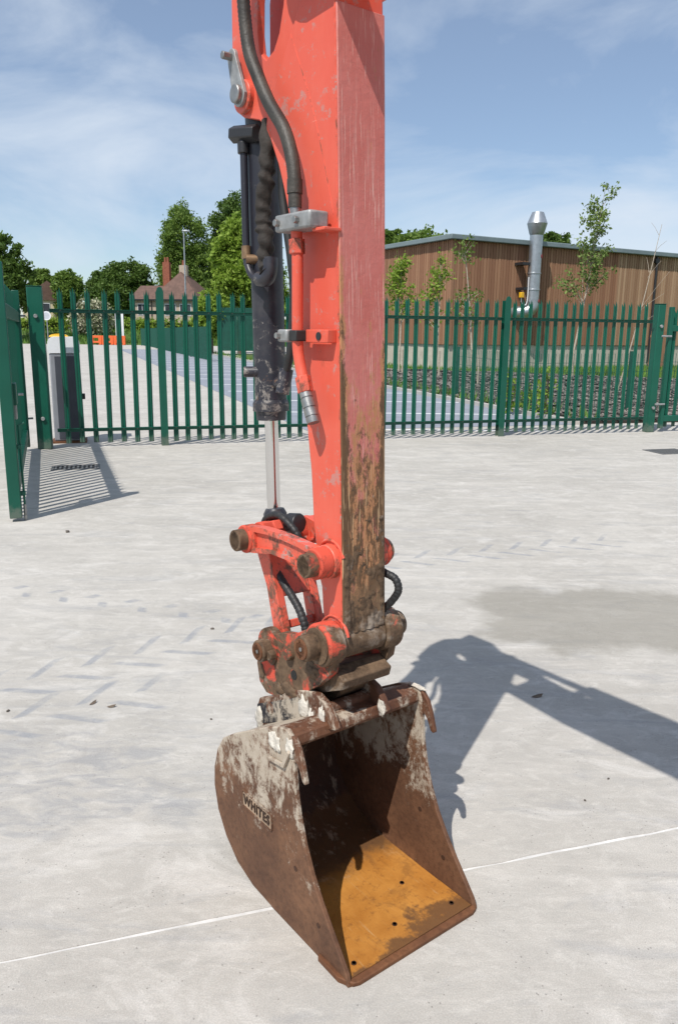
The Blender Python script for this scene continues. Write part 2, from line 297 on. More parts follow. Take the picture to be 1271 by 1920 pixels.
# ------------------------------------------------------------------ mesh helpers
class MB:
    def __init__(s): s.v = []; s.f = []
    def add(s, vs, fs):
        o = len(s.v); s.v += [tuple(v) for v in vs]; s.f += [tuple(i+o for i in f) for f in fs]; return s
    def box(s, x0, x1, y0, y1, z0, z1):
        return s.add([(x, y, z) for x in (x0, x1) for y in (y0, y1) for z in (z0, z1)],
                     [(0, 1, 3, 2), (4, 6, 7, 5), (0, 4, 5, 1), (2, 3, 7, 6), (0, 2, 6, 4), (1, 5, 7, 3)])
    def prism(s, poly, b0, b1, hole=None, axis='y'):
        """poly of (a, z) extruded along b (y); axis 'z': poly of (x, y) extruded along z"""
        P = (lambda p, b: (p[0], b, p[1])) if axis == 'y' else (lambda p, b: (p[0], p[1], b))
        loops = [list(poly)] + ([list(hole)] if hole else [])
        tris = tessellate_polygon([[Vector((p[0], p[1], 0)) for p in lp] for lp in loops])
        flat = [p for lp in loops for p in lp]; n = len(flat)
        fs = [tuple(t) for t in tris] + [tuple(n+i for i in reversed(t)) for t in tris]
        o = 0
        for lp in loops:
            k = len(lp)
            fs += [(o+i, o+(i+1) % k, n+o+(i+1) % k, n+o+i) for i in range(k)]; o += k
        return s.add([P(p, b0) for p in flat]+[P(p, b1) for p in flat], fs)
    def tube(s, path, rad, n=12, caps=True):
        path = [Vector(p) for p in path]; N = len(path); rad = rad if hasattr(rad, '__len__') else [rad]*N
        vs = []; fs = []; up = None
        for i, p in enumerate(path):
            d = (path[min(i+1, N-1)]-path[max(i-1, 0)]).normalized()
            if up is None: up = Vector((0, 0, 1)) if abs(d.z) < .9 else Vector((1, 0, 0))
            u = (up-d*up.dot(d)).normalized(); up = u; v = d.cross(u)
            for k in range(n):
                a = 2*math.pi*k/n; vs.append(p+(u*math.cos(a)+v*math.sin(a))*rad[i])
        for i in range(N-1):
            for k in range(n): fs.append((i*n+k, i*n+(k+1) % n, (i+1)*n+(k+1) % n, (i+1)*n+k))
        if caps: fs += [tuple(reversed(range(n))), tuple(range((N-1)*n, N*n))]
        return s.add(vs, fs)
    def cyl(s, p0, p1, r, r1=None, n=20): return s.tube([p0, p1], [r, r if r1 is None else r1], n)
    def build(s, name, mat, parent=None, bevel=0, smooth=True, loc=None, angle=35):
        me = bpy.data.meshes.new(name); me.from_pydata(s.v, [], s.f); me.update()
        me.materials.append(mat)
        import bmesh
        bm = bmesh.new(); bm.from_mesh(me); bmesh.ops.recalc_face_normals(bm, faces=bm.faces); bm.to_mesh(me); bm.free()
        if smooth:
            me.polygons.foreach_set('use_smooth', [True]*len(me.polygons)); me.set_sharp_from_angle(angle=R(angle))
        o = bpy.data.objects.new(name, me); col.objects.link(o)
        if parent: o.parent = parent
        if loc: o.location = loc
        if bevel:
            b = o.modifiers.new('bevel', 'BEVEL'); b.width = bevel; b.segments = 2; b.limit_method = 'ANGLE'; b.angle_limit = R(40)
        return o
def smoothpath(pts, n=8):
    pts = [Vector(p) for p in pts]; out = []
    for i in range(len(pts)-1):
        p0, p1, p2, p3 = pts[max(i-1, 0)], pts[i], pts[i+1], pts[min(i+2, len(pts)-1)]
        for k in range(n):
            t = k/n; out.append(.5*((2*p1)+(p2-p0)*t+(2*p0-5*p1+4*p2-p3)*t*t+(3*p1-p0-3*p2+p3)*t**3))
    return out+[pts[-1]]
def tag(o, label=None, cat=None, group=None, kind=None):
    if label: o['label'] = label
    if cat: o['category'] = cat
    if group: o['group'] = group
    if kind: o['kind'] = kind
    return o
def empty(name, loc=(0, 0, 0), rz=0, label=None, cat=None, group=None):
    o = bpy.data.objects.new(name, None); col.objects.link(o); o.location = loc; o.rotation_euler = (0, 0, rz); o.empty_display_size = .1
    return tag(o, label, cat, group)
def inst(name, src, parent, loc=(0, 0, 0), rot=(0, 0, 0), scale=(1, 1, 1)):
    o = bpy.data.objects.new(name, src.data if hasattr(src, 'data') else src); col.objects.link(o); o.parent = parent; o.location = loc; o.rotation_euler = rot; o.scale = scale; return o
def arc(cx, cz, r, a0, a1, n=10): return [(cx+r*math.cos(R(a0+(a1-a0)*i/n)), cz+r*math.sin(R(a0+(a1-a0)*i/n))) for i in range(n+1)]

# ------------------------------------------------------------------ ground
g = MB().add([(-900, -300, -.06), (900, -300, -.06), (900, 1500, -.06), (-900, 1500, -.06)], [(0, 1, 2, 3)]).build('ground', M['grass'], smooth=False); tag(g, kind='structure')
FA = Vector((-4.08, 10.75)); FD = Vector((9.42, 2.75)).normalized(); FN = Vector((-FD.y, FD.x))       # fence line
def fpt(s, off=0): return FA+FD*s+FN*off
base = MB().add([(-40, -25, -.02), (40, -25, -.02), (40, 25, -.02), (-40, 0.2, -.02)], [(0, 1, 2, 3)])
yard = MB()
# joint lines: (Y at X=0, slope)
JL = [(-15, .29), (-4.0, .29), (1.967, .30), (7.64, .232)]
fence_y = lambda x: FA.y+(x-FA.x)*FD.y/FD.x+.45
def jl(k, x): return JL[k][0]+JL[k][1]*x if k < len(JL) else fence_y(x)
xs = [-30, -7.3, 6.6, 30]; gp = .0055
yb = MB().add([(-30, -30, -.002), (30, -12, -.002), (30, fence_y(30), -.002), (-30, fence_y(-30), -.002)], [(0, 1, 2, 3)]).build('concrete_yard', M['sealant'], smooth=False); tag(yb, kind='structure')
for k in range(len(JL)):
    for i in range(3):
        x0, x1 = xs[i]+gp, xs[i+1]-gp
        n = 160 if k in (1, 2, 3) and i == 1 else 2
        lo = [(x0+(x1-x0)*j/n, jl(k, x0+(x1-x0)*j/n)+gp*random.uniform(.3, 1.9)) for j in range(n+1)]
        hi = [(x0+(x1-x0)*j/n, jl(k+1, x0+(x1-x0)*j/n)-gp*random.uniform(.5, 1.5)) for j in range(n, -1, -1)]
        MB().prism(lo+hi, -.10, 0.0, axis='z').build('slab', M['concrete'], yb, smooth=False)
road = MB().add([(-34, fence_y(-34), -.012), (30, fence_y(30), -.012), (-6, 95, -.012), (-60, 95, -.012)], [(0, 1, 2, 3)]).build('access_road', M['road'], smooth=False); tag(road, kind='structure')
def lineL(y): return -2.04-(y-17.64)*.332
def lineR(y): return 3.62-(y-17.0)*.318 if y > 14 else 4.4
cp = [(lineL(y), y) for y in (13.2, 20, 40, 72)]+[(lineR(y), y) for y in (72, 40, 20, 14.6)]
MB().add([(x, y, -.008) for x, y in cp], [tuple(range(len(cp)))]).build('car_park', M['tarmac'], smooth=False)['kind'] = 'structure'
cpk = bpy.data.objects['car_park']
for i in range(20):
    y = 13.45+2.85*i; x0, x1 = lineL(y)+.35, lineR(y)-.05
    if y < 14: x1 = 3.6
    MB().box(x0, x1, y-.05, y+.05, -.007, -.004).build('bay_line', M['paint'], cpk, smooth=False)
# kerb along the bed, bed, lawn
kr = MB()
ks = [14.6, 17, 20, 25, 32, 45, 60, 72]
for a, b in zip(ks[:-1], ks[1:]):
    x0, x1 = lineR(a), lineR(b)
    kr.add([(x0, a, -.02), (x0+.13, a, -.02), (x1+.13, b, -.02), (x1, b, -.02), (x0, a, .07), (x0+.13, a, .07), (x1+.13, b, .07), (x1, b, .07)],
           [(4, 5, 6, 7), (0, 1, 5, 4), (3, 7, 6, 2), (0, 4, 7, 3), (1, 2, 6, 5)])
tag(kr.build('kerb', M['kerb'], smooth=False), kind='structure')
bedpoly = [(4.55, 14.7), (30, 21.5), (30, 25), (12.66, 30.2), (6.2, 34.5), (-1.2, 38), (lineR(32)+.13, 32), (lineR(20)+.13, 20)]
bed = MB().prism(bedpoly, -.05, .045, axis='z').build('planting_bed', M['soil'], smooth=False); tag(bed, kind='structure')
lawnp = [(30, 25), (12.66, 30.2), (6.2, 34.5), (-1.2, 38), (-6, 50), (-8, 60), (10, 60), (40, 50)]
tag(MB().prism(lawnp, -.05, .03, axis='z').build('lawn', M['grass'], smooth=False), kind='structure')
def inside(p, poly):
    r = False; n = len(poly)
    for i in range(n):
        (x0, y0), (x1, y1) = poly[i], poly[(i+1) % n]
        if (y0 > p[1]) != (y1 > p[1]) and p[0] < (x1-x0)*(p[1]-y0)/(y1-y0)+x0: r = not r
    return r
cb = MB(); cnt = 0
while cnt < 15000:
    x, y = random.uniform(-2, 22), random.uniform(14.7, 36)
    if random.random() > (18/y)**1.6 or not inside((x, y), bedpoly): continue
    s = random.uniform(.025, .07)*(1+(y-14)*.02); q = Matrix.Rotation(random.uniform(0, 6.3), 3, 'Z') @ Matrix.Rotation(random.uniform(-.8, .8), 3, 'X')
    z = .05+random.uniform(0, .03)
    pts = [q @ Vector(p)*s for p in ((-1, -.6, 0), (1, -.5, 0), (.8, .6, 0), (-.9, .5, 0), (0, 0, .45))]
    cb.add([(x+p.x, y+p.y, z+p.z) for p in pts], [(0, 1, 4), (1, 2, 4), (2, 3, 4), (3, 0, 4), (3, 2, 1, 0)]); cnt += 1
tag(cb.build('slate_chippings', M['chips'], smooth=False), 'dark slate chippings covering the planting bed', 'chippings', kind='stuff')
def blades(name, spots, h, label, mat='blade'):
    b = MB()
    for (x, y, z0) in spots:
        a = random.uniform(0, 6.3); hh = h*random.uniform(.5, 1.3); wd = hh*.10; lx, ly = random.uniform(-.4, .4)*hh, random.uniform(-.4, .4)*hh
        c, s_ = math.cos(a)*wd, math.sin(a)*wd
        b.add([(x-c, y-s_, z0), (x+c, y+s_, z0), (x+lx*.5+c*.6, y+ly*.5+s_*.6, z0+hh*.6), (x+lx, y+ly, z0+hh)], [(0, 1, 2), (0, 2, 3)])
    return tag(b.build(name, M[mat], smooth=False), label, 'grass', kind='stuff')
sp = []
while len(sp) < 14000:
    x, y = random.uniform(-6, 22), random.uniform(26, 44)
    if inside((x, y), lawnp): sp.append((x, y, .03))
blades('lawn_grass', sp, .16, 'bright mown grass strip before the timber building')
sp = []
for _ in range(900):
    y = random.uniform(15, 60); sp.append((lineR(y)+.2+random.random()**2*.5, y, .04))
blades('verge_weeds', sp, .22, 'weedy grass growing along the kerb of the bed')

# ------------------------------------------------------------------ excavator arm (local x = towards machine, y = across, z up)
EX = empty('excavator', (.2265, 1.781, 0), math.atan2(-.793, .609), 'orange excavator reaching its muddy dipper arm down onto the concrete yard', 'excavator')
W = .069
frontE = [(-.2536, .8224), (-.264, 1.0974), (-.2741, 1.372), (-.2884, 1.7575), (-.3016, 2.1146), (-.312, 2.339), (-.328, 2.62)]
backE = [(-.335, .80), (-.349, .86), (-.356, .93), (-.371, .965), (-.394, 1.092), (-.4075, 1.244), (-.42, 1.315), (-.433, 1.399), (-.452, 1.50), (-.474, 1.65), (-.494, 1.80), (-.512, 1.9027), (-.539, 1.9775), (-.564, 2.0394), (-.596, 2.10), (-.585, 2.208), (-.503, 2.317), (-.459, 2.381), (-.44, 2.46), (-.45, 2.60)]
armpoly = frontE + [(-.40, 2.70)] + backE[::-1] + [(-.30, .79)]
MB().prism(armpoly, -W, W).build('dipper_arm', M['orange'], EX, bevel=.004)
# scraped plate on the machine side (slightly proud)
fp = [(p[0]+.002, p[1]) for p in frontE[:-1]]; fpoly = fp+[(a-.006, z) for a, z in reversed(fp)]
MB().prism(fpoly, -W-.0025, W+.0025).build('scraped_face_plate', M['face'], EX, bevel=.002)['label'] = 'faded scraped face plate caked with mud at the lower end'
earo = [(-.474, 1.65), (-.502, 1.80), (-.524, 1.9027), (-.553, 1.9775), (-.580, 2.0394), (-.610, 2.0935), (-.638, 2.133), (-.668, 2.156), (-.708, 2.1666), (-.748, 2.177), (-.782, 2.197), (-.803, 2.226), (-.806, 2.35), (-.806, 2.48), (-.775, 2.65), (-.71, 2.76), (-.55, 2.77), (-.43, 2.66), (-.42, 2.40), (-.46, 2.20), (-.46, 1.9), (-.45, 1.65)]
earh = [(-.668, 2.44), (-.670, 2.364), (-.662, 2.318), (-.631, 2.294), (-.595, 2.3075), (-.570, 2.341), (-.550, 2.40), (-.543, 2.47), (-.573, 2.53), (-.62, 2.55), (-.655, 2.51)]
for s in (-1, 1):
    eo = earo if s < 0 else [(a+.045 if a < -.76 else a, z) for a, z in earo]
    MB().prism(eo, s*.036, s*.058, earh).build('ear_plate', M['orange'], EX, bevel=.003)
MB().prism([(-.46, 1.66), (-.50, 1.80), (-.523, 1.9), (-.57, 2.02), (-.61, 2.09), (-.60, 2.20), (-.52, 2.30), (-.45, 2.30)], -.035, .035).build('web', M['orange_worn'], EX)
MB().tube(smoothpath([(-.5006, -W, 2.317), (-.42, -W, 2.162), (-.3635, -W, 2.0207), (-.3183, -W, 1.8822)], 8), .0012, 8).build('weld_seam', M['orange_worn'], EX)
for sg in (-1, 1):
    wpth = smoothpath([(a-.0065, sg*(W+.0005), z) for a, z in frontE[:-1]], 30)
    MB().tube(wpth, [.0034+random.uniform(-.0012, .0012) for _ in wpth], 8).build('edge_weld', M['weld'], EX)
for pz, rr in (((-.312, 1.012), .056), ((-.292, .80), .062)):
    ring = [(pz[0]+rr*math.cos(t_), -W-.001, pz[1]+rr*math.sin(t_)) for t_ in np.linspace(R(20), R(200), 30)]
    MB().tube(ring, [.004+random.uniform(-.001, .001) for _ in ring], 8).build('boss_weld', M['orange_worn'], EX)
mc = MB(); nb, nz_ = 36, 84
for i in range(nz_+1):
    z = .822+i*(.40/nz_); af = np.interp(z, [p[1] for p in frontE], [p[0] for p in frontE])+.002
    for j in range(nb+1):
        b_ = -.070+.140*j/nb; v_ = Vector((b_*26, z*22, 1.3)); fade = max(0., 1-(z-.822)/.40)
        h_ = .0055*fade+.006*mnoise.noise(v_)+.004*mnoise.noise(v_*3.1)+.0022*mnoise.noise(v_*8)-.0042+.003*(abs(b_) > .052)*fade
        mc.v.append((af+max(-.004, h_ if 0 < j < nb else -.003), b_, z))
for i in range(nz_):
    for j in range(nb): q = i*(nb+1)+j; mc.f.append((q, q+1, q+nb+2, q+nb+1))
mc.build('mud_cake', M['mud_full'], EX, angle=180)
# ear pin with keeper plate
kp = arc(-.733, 2.229, .031, 180, 360, 8)+arc(-.768, 2.329, .021, 0, 180, 8)
kpo = MB().prism(kp, -.084, -.073).build('keeper_plate', M['zinc'], EX, bevel=.002)
MB().cyl((-.733, -.098, 2.229), (-.733, -.03, 2.229), .024, n=24).build('pin_head', M['steel'], kpo, bevel=.003)
MB().cyl((-.768, -.112, 2.329), (-.768, -.08, 2.329), .011, n=6).build('bolt', M['steel'], kpo, bevel=.002)
MB().cyl((-.735, -.073, 2.226), (-.735, .073, 2.226), .043, n=28).build('pin_boss', M['orange_worn'], EX, bevel=.003)
# pivot + boom
PV = (-.40, 2.50)
MB().cyl((PV[0], -.13, PV[1]), (PV[0], .13, PV[1]), .035, n=24).build('pivot_pin', M['steel'], EX, bevel=.003)
boom_t = [(.05, 2.47), (.6, 2.60), (1.1, 2.66), (1.5, 2.52), (2.1, 1.75), (2.62, 1.02)]
boom_b = [(2.42, .88), (1.95, 1.42), (1.4, 2.08), (1.05, 2.27), (.6, 2.315), (.1, 2.33), (-.22, 2.395)]
MB().prism([(-.22, 2.47)]+boom_t+boom_b, -.105, .105).build('boom', M['orange'], EX, bevel=.006)
chk = arc(PV[0], PV[1], .115, 90, 262, 12)+[(-.30, 2.392), (-.20, 2.398), (-.05, 2.37), (-.05, 2.46), (-.2, 2.50)]
for s in (-1, 1): MB().prism(chk, s*.082, s*.108).build('boom_cheek', M['orange'], EX, bevel=.003)
ac = empty('arm_cylinder', (0, 0, 0)); ac.parent = EX
MB().cyl((-.60, 0, 2.735), (.12, 0, 2.735), .024).build('rod', M['chrome'], ac)
MB().cyl((.08, 0, 2.735), (1.0, 0, 2.745), .048, n=24).build('barrel', M['navy'], ac)
MB().prism([(.85, 2.64), (1.12, 2.62), (1.04, 2.79), (.96, 2.79)], -.09, .09).build('cylinder_bracket', M['orange'], ac, bevel=.004)
for a in (-.18, .06): MB().box(a-.02, a+.02, -.03, .03, 2.46, 2.68).build('guard_strut', M['orange'], ac, bevel=.003)
MB().cyl((1.3, -.06, 2.42), (1.55, -.06, 1.0), .05).build('boom_cylinder', M['navy'], EX)
# the machine the boom belongs to (behind and right of the camera)
MB().prism([(2.25, .5), (2.75, .5), (2.75, 1.15), (2.55, 1.2), (2.3, .95)], -.14, .14).build('swing_bracket', M['orange_worn'], EX, bevel=.01)
MB().prism([(2.70, .62), (4.55, .62), (4.72, .8), (4.70, 1.45), (3.95, 1.5), (3.9, 1.2), (2.75, 1.1)], -.86, .86).build('house_body', M['orange'], EX, bevel=.04)
cabp = MB().prism([(2.78, 1.12), (3.95, 1.12), (3.95, 2.5), (3.0, 2.52), (2.86, 2.3)], -.84, .12).build('cab', M['black'], EX, bevel=.04)
MB().prism([(2.90, 1.6), (3.85, 1.6), (3.85, 2.35), (3.05, 2.38), (2.96, 2.25)], -.846, -.838).build('cab_window', M['glass'], cabp)
MB().box(3.3, 4.1, -.4, .4, .35, .63).build('undercarriage', M['navy'], EX, bevel=.02)
for s in (-1, 1):
    tp = arc(2.75, .28, .27, 90, 270, 10)+arc(4.55, .28, .27, -90, 90, 10)
    tk = MB().prism(tp, s*.60, s*.95).build('track', M['rubber'], EX, bevel=.02)
    lug = None
    for i in range(16):
        a = 2.8+i*.115
        if lug is None: lug = MB().box(-.02, .02, s*.59, s*.96, 0, .03).build('track_lug', M['rubber'], tk, loc=(a, 0, .54))
        else: inst('track_lug', lug, tk, (a, 0, .54))
MB().prism([(2.0, .05), (2.06, .02), (2.1, .42), (2.05, .45)], -.9, .9).build('dozer_blade', M['orange_worn'], EX, bevel=.01)
MB().box(2.08, 3.3, -.32, -.22, .18, .30).build('blade_arm', M['orange_worn'], EX, bevel=.01)
MB().box(2.08, 3.3, .22, .32, .18, .30).build('blade_arm', M['orange_worn'], EX, bevel=.01)

# bucket cylinder
BC = empty('bucket_cylinder'); BC.parent = EX
ax = lambda z: -.745+(2.2-z)*.0405
MB().tube([(ax(z), 0, z) for z in (2.20, 2.12, 1.40)], [.05, .047, .047], 28).build('barrel', M['navy'], BC, angle=50)
MB().cyl((ax(2.2)+.003, -.034, 2.226), (ax(2.2)+.003, .034, 2.226), .058, n=28).build('barrel_eye', M['navy'], BC, bevel=.003)
MB().tube([(ax(z), 0, z) for z in (1.405, 1.395, 1.394, 1.372, 1.371, 1.345)], [.050, .054, .054, .054, .046, .044], 28).build('gland', M['navy'], BC, angle=30)
MB().cyl((ax(1.35), 0, 1.35), (ax(1.06), 0, 1.05), .0205, n=28).build('rod', M['chrome'], BC)
MB().tube([(-.695, 0, 1.075), (-.693, 0, 1.06), (-.69, 0, 1.03)], [.028, .036, .036], 20).build('rod_end', M['navy'], BC)
MB().cyl((-.675, -.04, 1.003), (-.675, .04, 1.003), .046, n=24).build('rod_eye', M['mud_or'], BC, bevel=.003)
MB().tube(smoothpath([(-.7532, -.06, 2.13), (-.7487, -.06, 2.0896), (-.7418, -.06, 1.83), (-.733, -.06, 1.785), (-.705, -.06, 1.754), (-.66, -.058, 1.747)], 6), .0105, 14).build('pressure_pipe', M['navy'], BC)
MB().cyl((-.79, -.068, 2.140), (-.70, -.045, 2.132), .024, n=6).build('pipe_fitting', M['black'], BC, bevel=.003)
MB().cyl((-.7515, -.06, 2.115), (-.7500, -.06, 2.085), .016, n=16).build('pipe_collar', M['black'], BC, bevel=.002)
MB().cyl((-.7428, -.06, 1.840), (-.7418, -.06, 1.805), .0135, n=16).build('brass_sleeve', M['brass'], BC)
MB().tube(smoothpath([(-.672, -.060, 1.747), (-.635, -.062, 1.745), (-.622, -.058, 1.765), (-.624, -.055, 1.80)], 5), .021, 16).build('elbow', M['navy'], BC)
MB().cyl((-.735, -.066, 1.803), (-.72, -.035, 1.803), .014, n=14).build('port', M['brass'], BC)
MB().cyl((-.745, -.072, 1.487), (-.715, -.03, 1.487), .016, n=14).build('port', M['navy'], BC, bevel=.002)
MB().cyl((-.69, .0, 1.455), (-.60, -.02, 1.455), .017, n=14).build('port', M['navy'], BC, bevel=.002)
MB().cyl((-.605, -.03, 1.43), (-.605, -.015, 1.50), .02, n=14).build('elbow', M['navy'], BC, bevel=.002)
slp = smoothpath([(-.645, -.040, 2.15), (-.636, -.054, 2.065), (-.636, -.058, 2.0), (-.648, -.060, 1.946), (-.648, -.060, 1.891), (-.634, -.062, 1.848), (-.642, -.060, 1.79), (-.630, -.056, 1.765)], 16)
sl = MB().tube(slp, .0215, 22); n_ = 22
for i in range(len(slp)):
    for k in range(n_):
        p_ = Vector(sl.v[i*n_+k]); c_ = slp[i]; d_ = p_-c_; ang = 2*math.pi*k/n_
        f_ = 1+.17*math.sin(i*.62+ang*1.0+2.2*mnoise.noise(Vector((i*.06, ang*.3, 3))))*(.4+abs(mnoise.noise(Vector((i*.05, 7, 1))))*1.6)+.22*mnoise.noise(Vector((math.cos(ang)*1.2, math.sin(ang)*1.2, i*.13)))
        sl.v[i*n_+k] = tuple(c_+d_*f_)
sl.build('hose_sleeve', M['sleeve'], BC, angle=180)
MB().tube(smoothpath([(-.60, -.03, 2.06), (-.5985, -.03, 1.97), (-.581, -.03, 1.8865), (-.562, -.028, 1.80), (-.56, -.02, 1.70), (-.575, -.02, 1.56), (-.60, -.02, 1.49)], 8), .012, 12).build('return_hose', M['rubber'], BC)

# auxiliary line on the arm's side
hp = smoothpath([(-.60, -.13, 2.78), (-.655, -.118, 2.60), (-.655, -.11, 2.43), (-.636, -.108, 2.313), (-.598, -.106, 2.242), (-.5486, -.104, 2.169), (-.480, -.104, 2.094), (-.443, -.106, 2.027), (-.4255, -.108, 1.964)], 24)
MB().tube(hp, [.0168+(.0007 if i % 2 else -.0007) for i in range(len(hp))], 18).build('auxiliary_hose', M['hose'], EX, angle=180)
AL = empty('auxiliary_pipe'); AL.parent = EX
MB().tube([(-.4255, -.108, 1.968), (-.424, -.109, 1.935), (-.4235, -.109, 1.934), (-.422, -.110, 1.902)], [.0195, .0195, .017, .017], 20).build('hose_ferrule', M['hose'], AL)
MB().cyl((-.422, -.110, 1.905), (-.419, -.110, 1.882), .014).build('hose_stem', M['steel'], AL)
MB().box(-.470, -.318, -.140, -.082, 1.845, 1.886).build('clamp_block', M['zinc'], AL, bevel=.006)
for a in (-.452, -.368):
    MB().cyl((a, -.152, 1.866), (a, -.138, 1.866), .009, n=6).build('clamp_bolt', M['steel'], AL, bevel=.001)
MB().box(-.335, -.285, -.12, -.069, 1.838, 1.846).build('clamp_bracket', M['orange'], AL, bevel=.002)
MB().tube(smoothpath([(-.4154, -.110, 1.845), (-.411, -.110, 1.76), (-.4108, -.110, 1.585), (-.402, -.110, 1.53), (-.388, -.110, 1.49), (-.3794, -.110, 1.4724)], 6), .0145, 16).build('pipe', M['orange'], AL)
MB().cyl((-.4145, -.110, 1.828), (-.4125, -.110, 1.792), .0205, n=6).build('pipe_nut', M['orange_worn'], AL, bevel=.002)
MB().cyl((-.3885, -.110, 1.492), (-.3745, -.110, 1.452), .0205, n=6).build('pipe_nut', M['orange_worn'], AL, bevel=.002)
cpv = Vector((-.3389, -.110, 1.3775))-Vector((-.375, -.110, 1.453))
cps = [Vector((-.375, -.110, 1.453))+cpv*f for f in (0, .18, .19, .22, .23, .5, .51, .54, .55, .78, .79, .82, .83, 1)]
MB().tube(cps, [.0165, .0165, .0145, .0145, .0175, .0175, .0155, .0155, .0175, .0175, .0155, .0155, .0175, .0165], 22).build('quick_coupling', M['steel'], AL, angle=25)
MB().box(-.468, -.425, -.135, -.092, 1.577, 1.609).build('pipe_clamp', M['zinc'], AL, bevel=.005)
MB().cyl((-.458, -.146, 1.593), (-.458, -.134, 1.593), .008, n=6).build('clamp_bolt', M['steel'], AL)
MB().box(-.425, -.392, -.128, -.094, 1.580, 1.607).build('rubber_insert', M['rubber'], AL, bevel=.003)
tb = MB().box(-.392, -.305, -.098, -.090, 1.577, 1.609).build('clamp_tab', M['orange'], AL, bevel=.002)
MB().box(-.312, -.300, -.097, -.069, 1.577, 1.609).build('tab_foot', M['orange'], AL, bevel=.002)
MB().cyl((-.335, -.1005, 1.593), (-.335, -.097, 1.593), .010, n=16).build('tab_hole', M['black'], AL)

# linkage
LP, AP, BP, HP = (-.665, 1.003), (-.312, 1.012), (-.292, .792), (-.558, .690)
LK = empty('bucket_linkage'); LK.parent = EX
for s in (-1, 1):
    up = [(-.665, 1.043), (-.60, 1.053), (-.5515, 1.0564), (-.469, 1.0584), (-.3912, 1.0558), (-.312, 1.052)]
    lo = [(-.312, .972), (-.3786, .983), (-.443, .991), (-.5244, .990), (-.6113, .972), (-.665, .963)]
    poly = up+arc(AP[0], AP[1], .040, 90, -90, 8)[1:-1]+lo+arc(LP[0], LP[1], .040, 270, 90, 8)[1:-1]
    ro = 0 if s < 0 else .020
    hole = [(-.615, 1.035), (-.5515, 1.041), (-.469, 1.043), (-.3912, 1.040), (-.355, 1.036), (-.36, .995), (-.3786, .997), (-.443, 1.004), (-.5244, 1.003), (-.6113, .988)]
    lk = MB().prism(poly, s*(.094-ro), s*(.124-ro), hole).build('idler_link', M['orange_worn'], LK, bevel=.003)
    MB().prism(hole, s*(.100-ro), s*(.114-ro)).build('link_web', M['orange_worn'], lk)
    for pz in (LP, AP):
        r = .042
        MB().cyl((pz[0], s*(.088-ro), pz[1]), (pz[0], s*(.130-ro), pz[1]), r, n=26).build('link_boss', M['mud_or'], lk, bevel=.004)
        pts = [(pz[0], s*(b-ro*1.7), pz[1]) for b in (.125, .158, .160, .160, .158, .142, .1415)]
        MB().tube(pts, [.032, .032, .030, .025, .0235, .0215, .002], 24).build('pin_end', M['mud_full'] if pz is LP else M['mud'], lk, angle=30)
        MB().cyl((pz[0], s*(.141-ro*1.7), pz[1]), (pz[0], s*(.151-ro*1.7), pz[1]), .0095, n=6).build('pin_bolt', M['mud_or'], lk)
MB().cyl((AP[0], -.09, AP[1]), (AP[0], .09, AP[1]), .046, n=26).build('arm_boss', M['orange_worn'], LK, bevel=.003)
MB().cyl((LP[0], -.09, LP[1]), (LP[0], .09, LP[1]), .024, n=20).build('link_pin', M['mud'], LK)
hl = MB()
for s in (-1, 1):
    MB().prism(arc(LP[0], LP[1], .038, 20, 200, 8)+[(-.628, .86), (-.592, .74)]+arc(HP[0], HP[1], .038, 190, 380, 8)+[(-.545, .77), (-.585, .88)], s*.048, s*.075).build('link_leg', M['orange_worn'], LK, bevel=.004)
MB().prism([(-.648, .945), (-.612, .955), (-.572, .835), (-.602, .825)], -.049, .049).build('link_web', M['orange_worn'], LK, bevel=.003)
MB().prism([(-.60, .745), (-.555, .765), (-.548, .742), (-.59, .722)], -.049, .049).build('link_brace', M['orange'], LK, bevel=.003)
MB().cyl((LP[0], -.076, LP[1]), (LP[0], -.042, LP[1]), .044, n=24).build('link_eye', M['mud_or'], LK, bevel=.003)
MB().cyl((LP[0], .042, LP[1]), (LP[0], .076, LP[1]), .044, n=24).build('link_eye', M['mud_or'], LK, bevel=.003)
# spiral wrapped hoses to the hitch
def wrapped(name, pts, r, n=14):
    p = smoothpath(pts, n); MB().tube(p, [r*(1.0 if i % 5 else .86) for i in range(len(p))], 12).build(name, M['rubber'], LK, angle=180)
wrapped('hitch_hose', [(-.715, -.035, .985), (-.704, -.035, 1.024), (-.680, -.035, 1.054), (-.62, -.035, 1.072), (-.565, -.03, 1.052), (-.535, -.02, 1.02), (-.52, 0, .97)], .0115)
wrapped('hitch_hose', [(-.690, -.03, 1.00), (-.664, -.045, .943), (-.62, -.05, .912), (-.577, -.05, .881), (-.53, -.05, .850), (-.493, -.05, .822), (-.468, -.05, .79), (-.455, -.05, .76)], .0125)
wrapped('hitch_hose', [(-.30, .075, .975), (-.277, .088, .960), (-.245, .097, .950), (-.232, .10, .925), (-.240, .097, .90), (-.272, .088, .860), (-.30, .07, .84)], .011)
MB().prism([(-.66, 1.045), (-.60, 1.065), (-.58, 1.04), (-.63, 1.02)], -.07, -.04).build('hose_guard', M['mud_or'], LK, bevel=.004)
MB().prism([(-.58, 1.07), (-.44, 1.05), (-.43, 1.02), (-.57, 1.03)], .03, .09).build('hose_guard', M['orange_worn'], LK, bevel=.004)
MB().tube([(-.60, -.01, 1.05), (-.56, .0, 1.055)], .03, 16).build('swivel', M['black'], LK, bevel=.004)

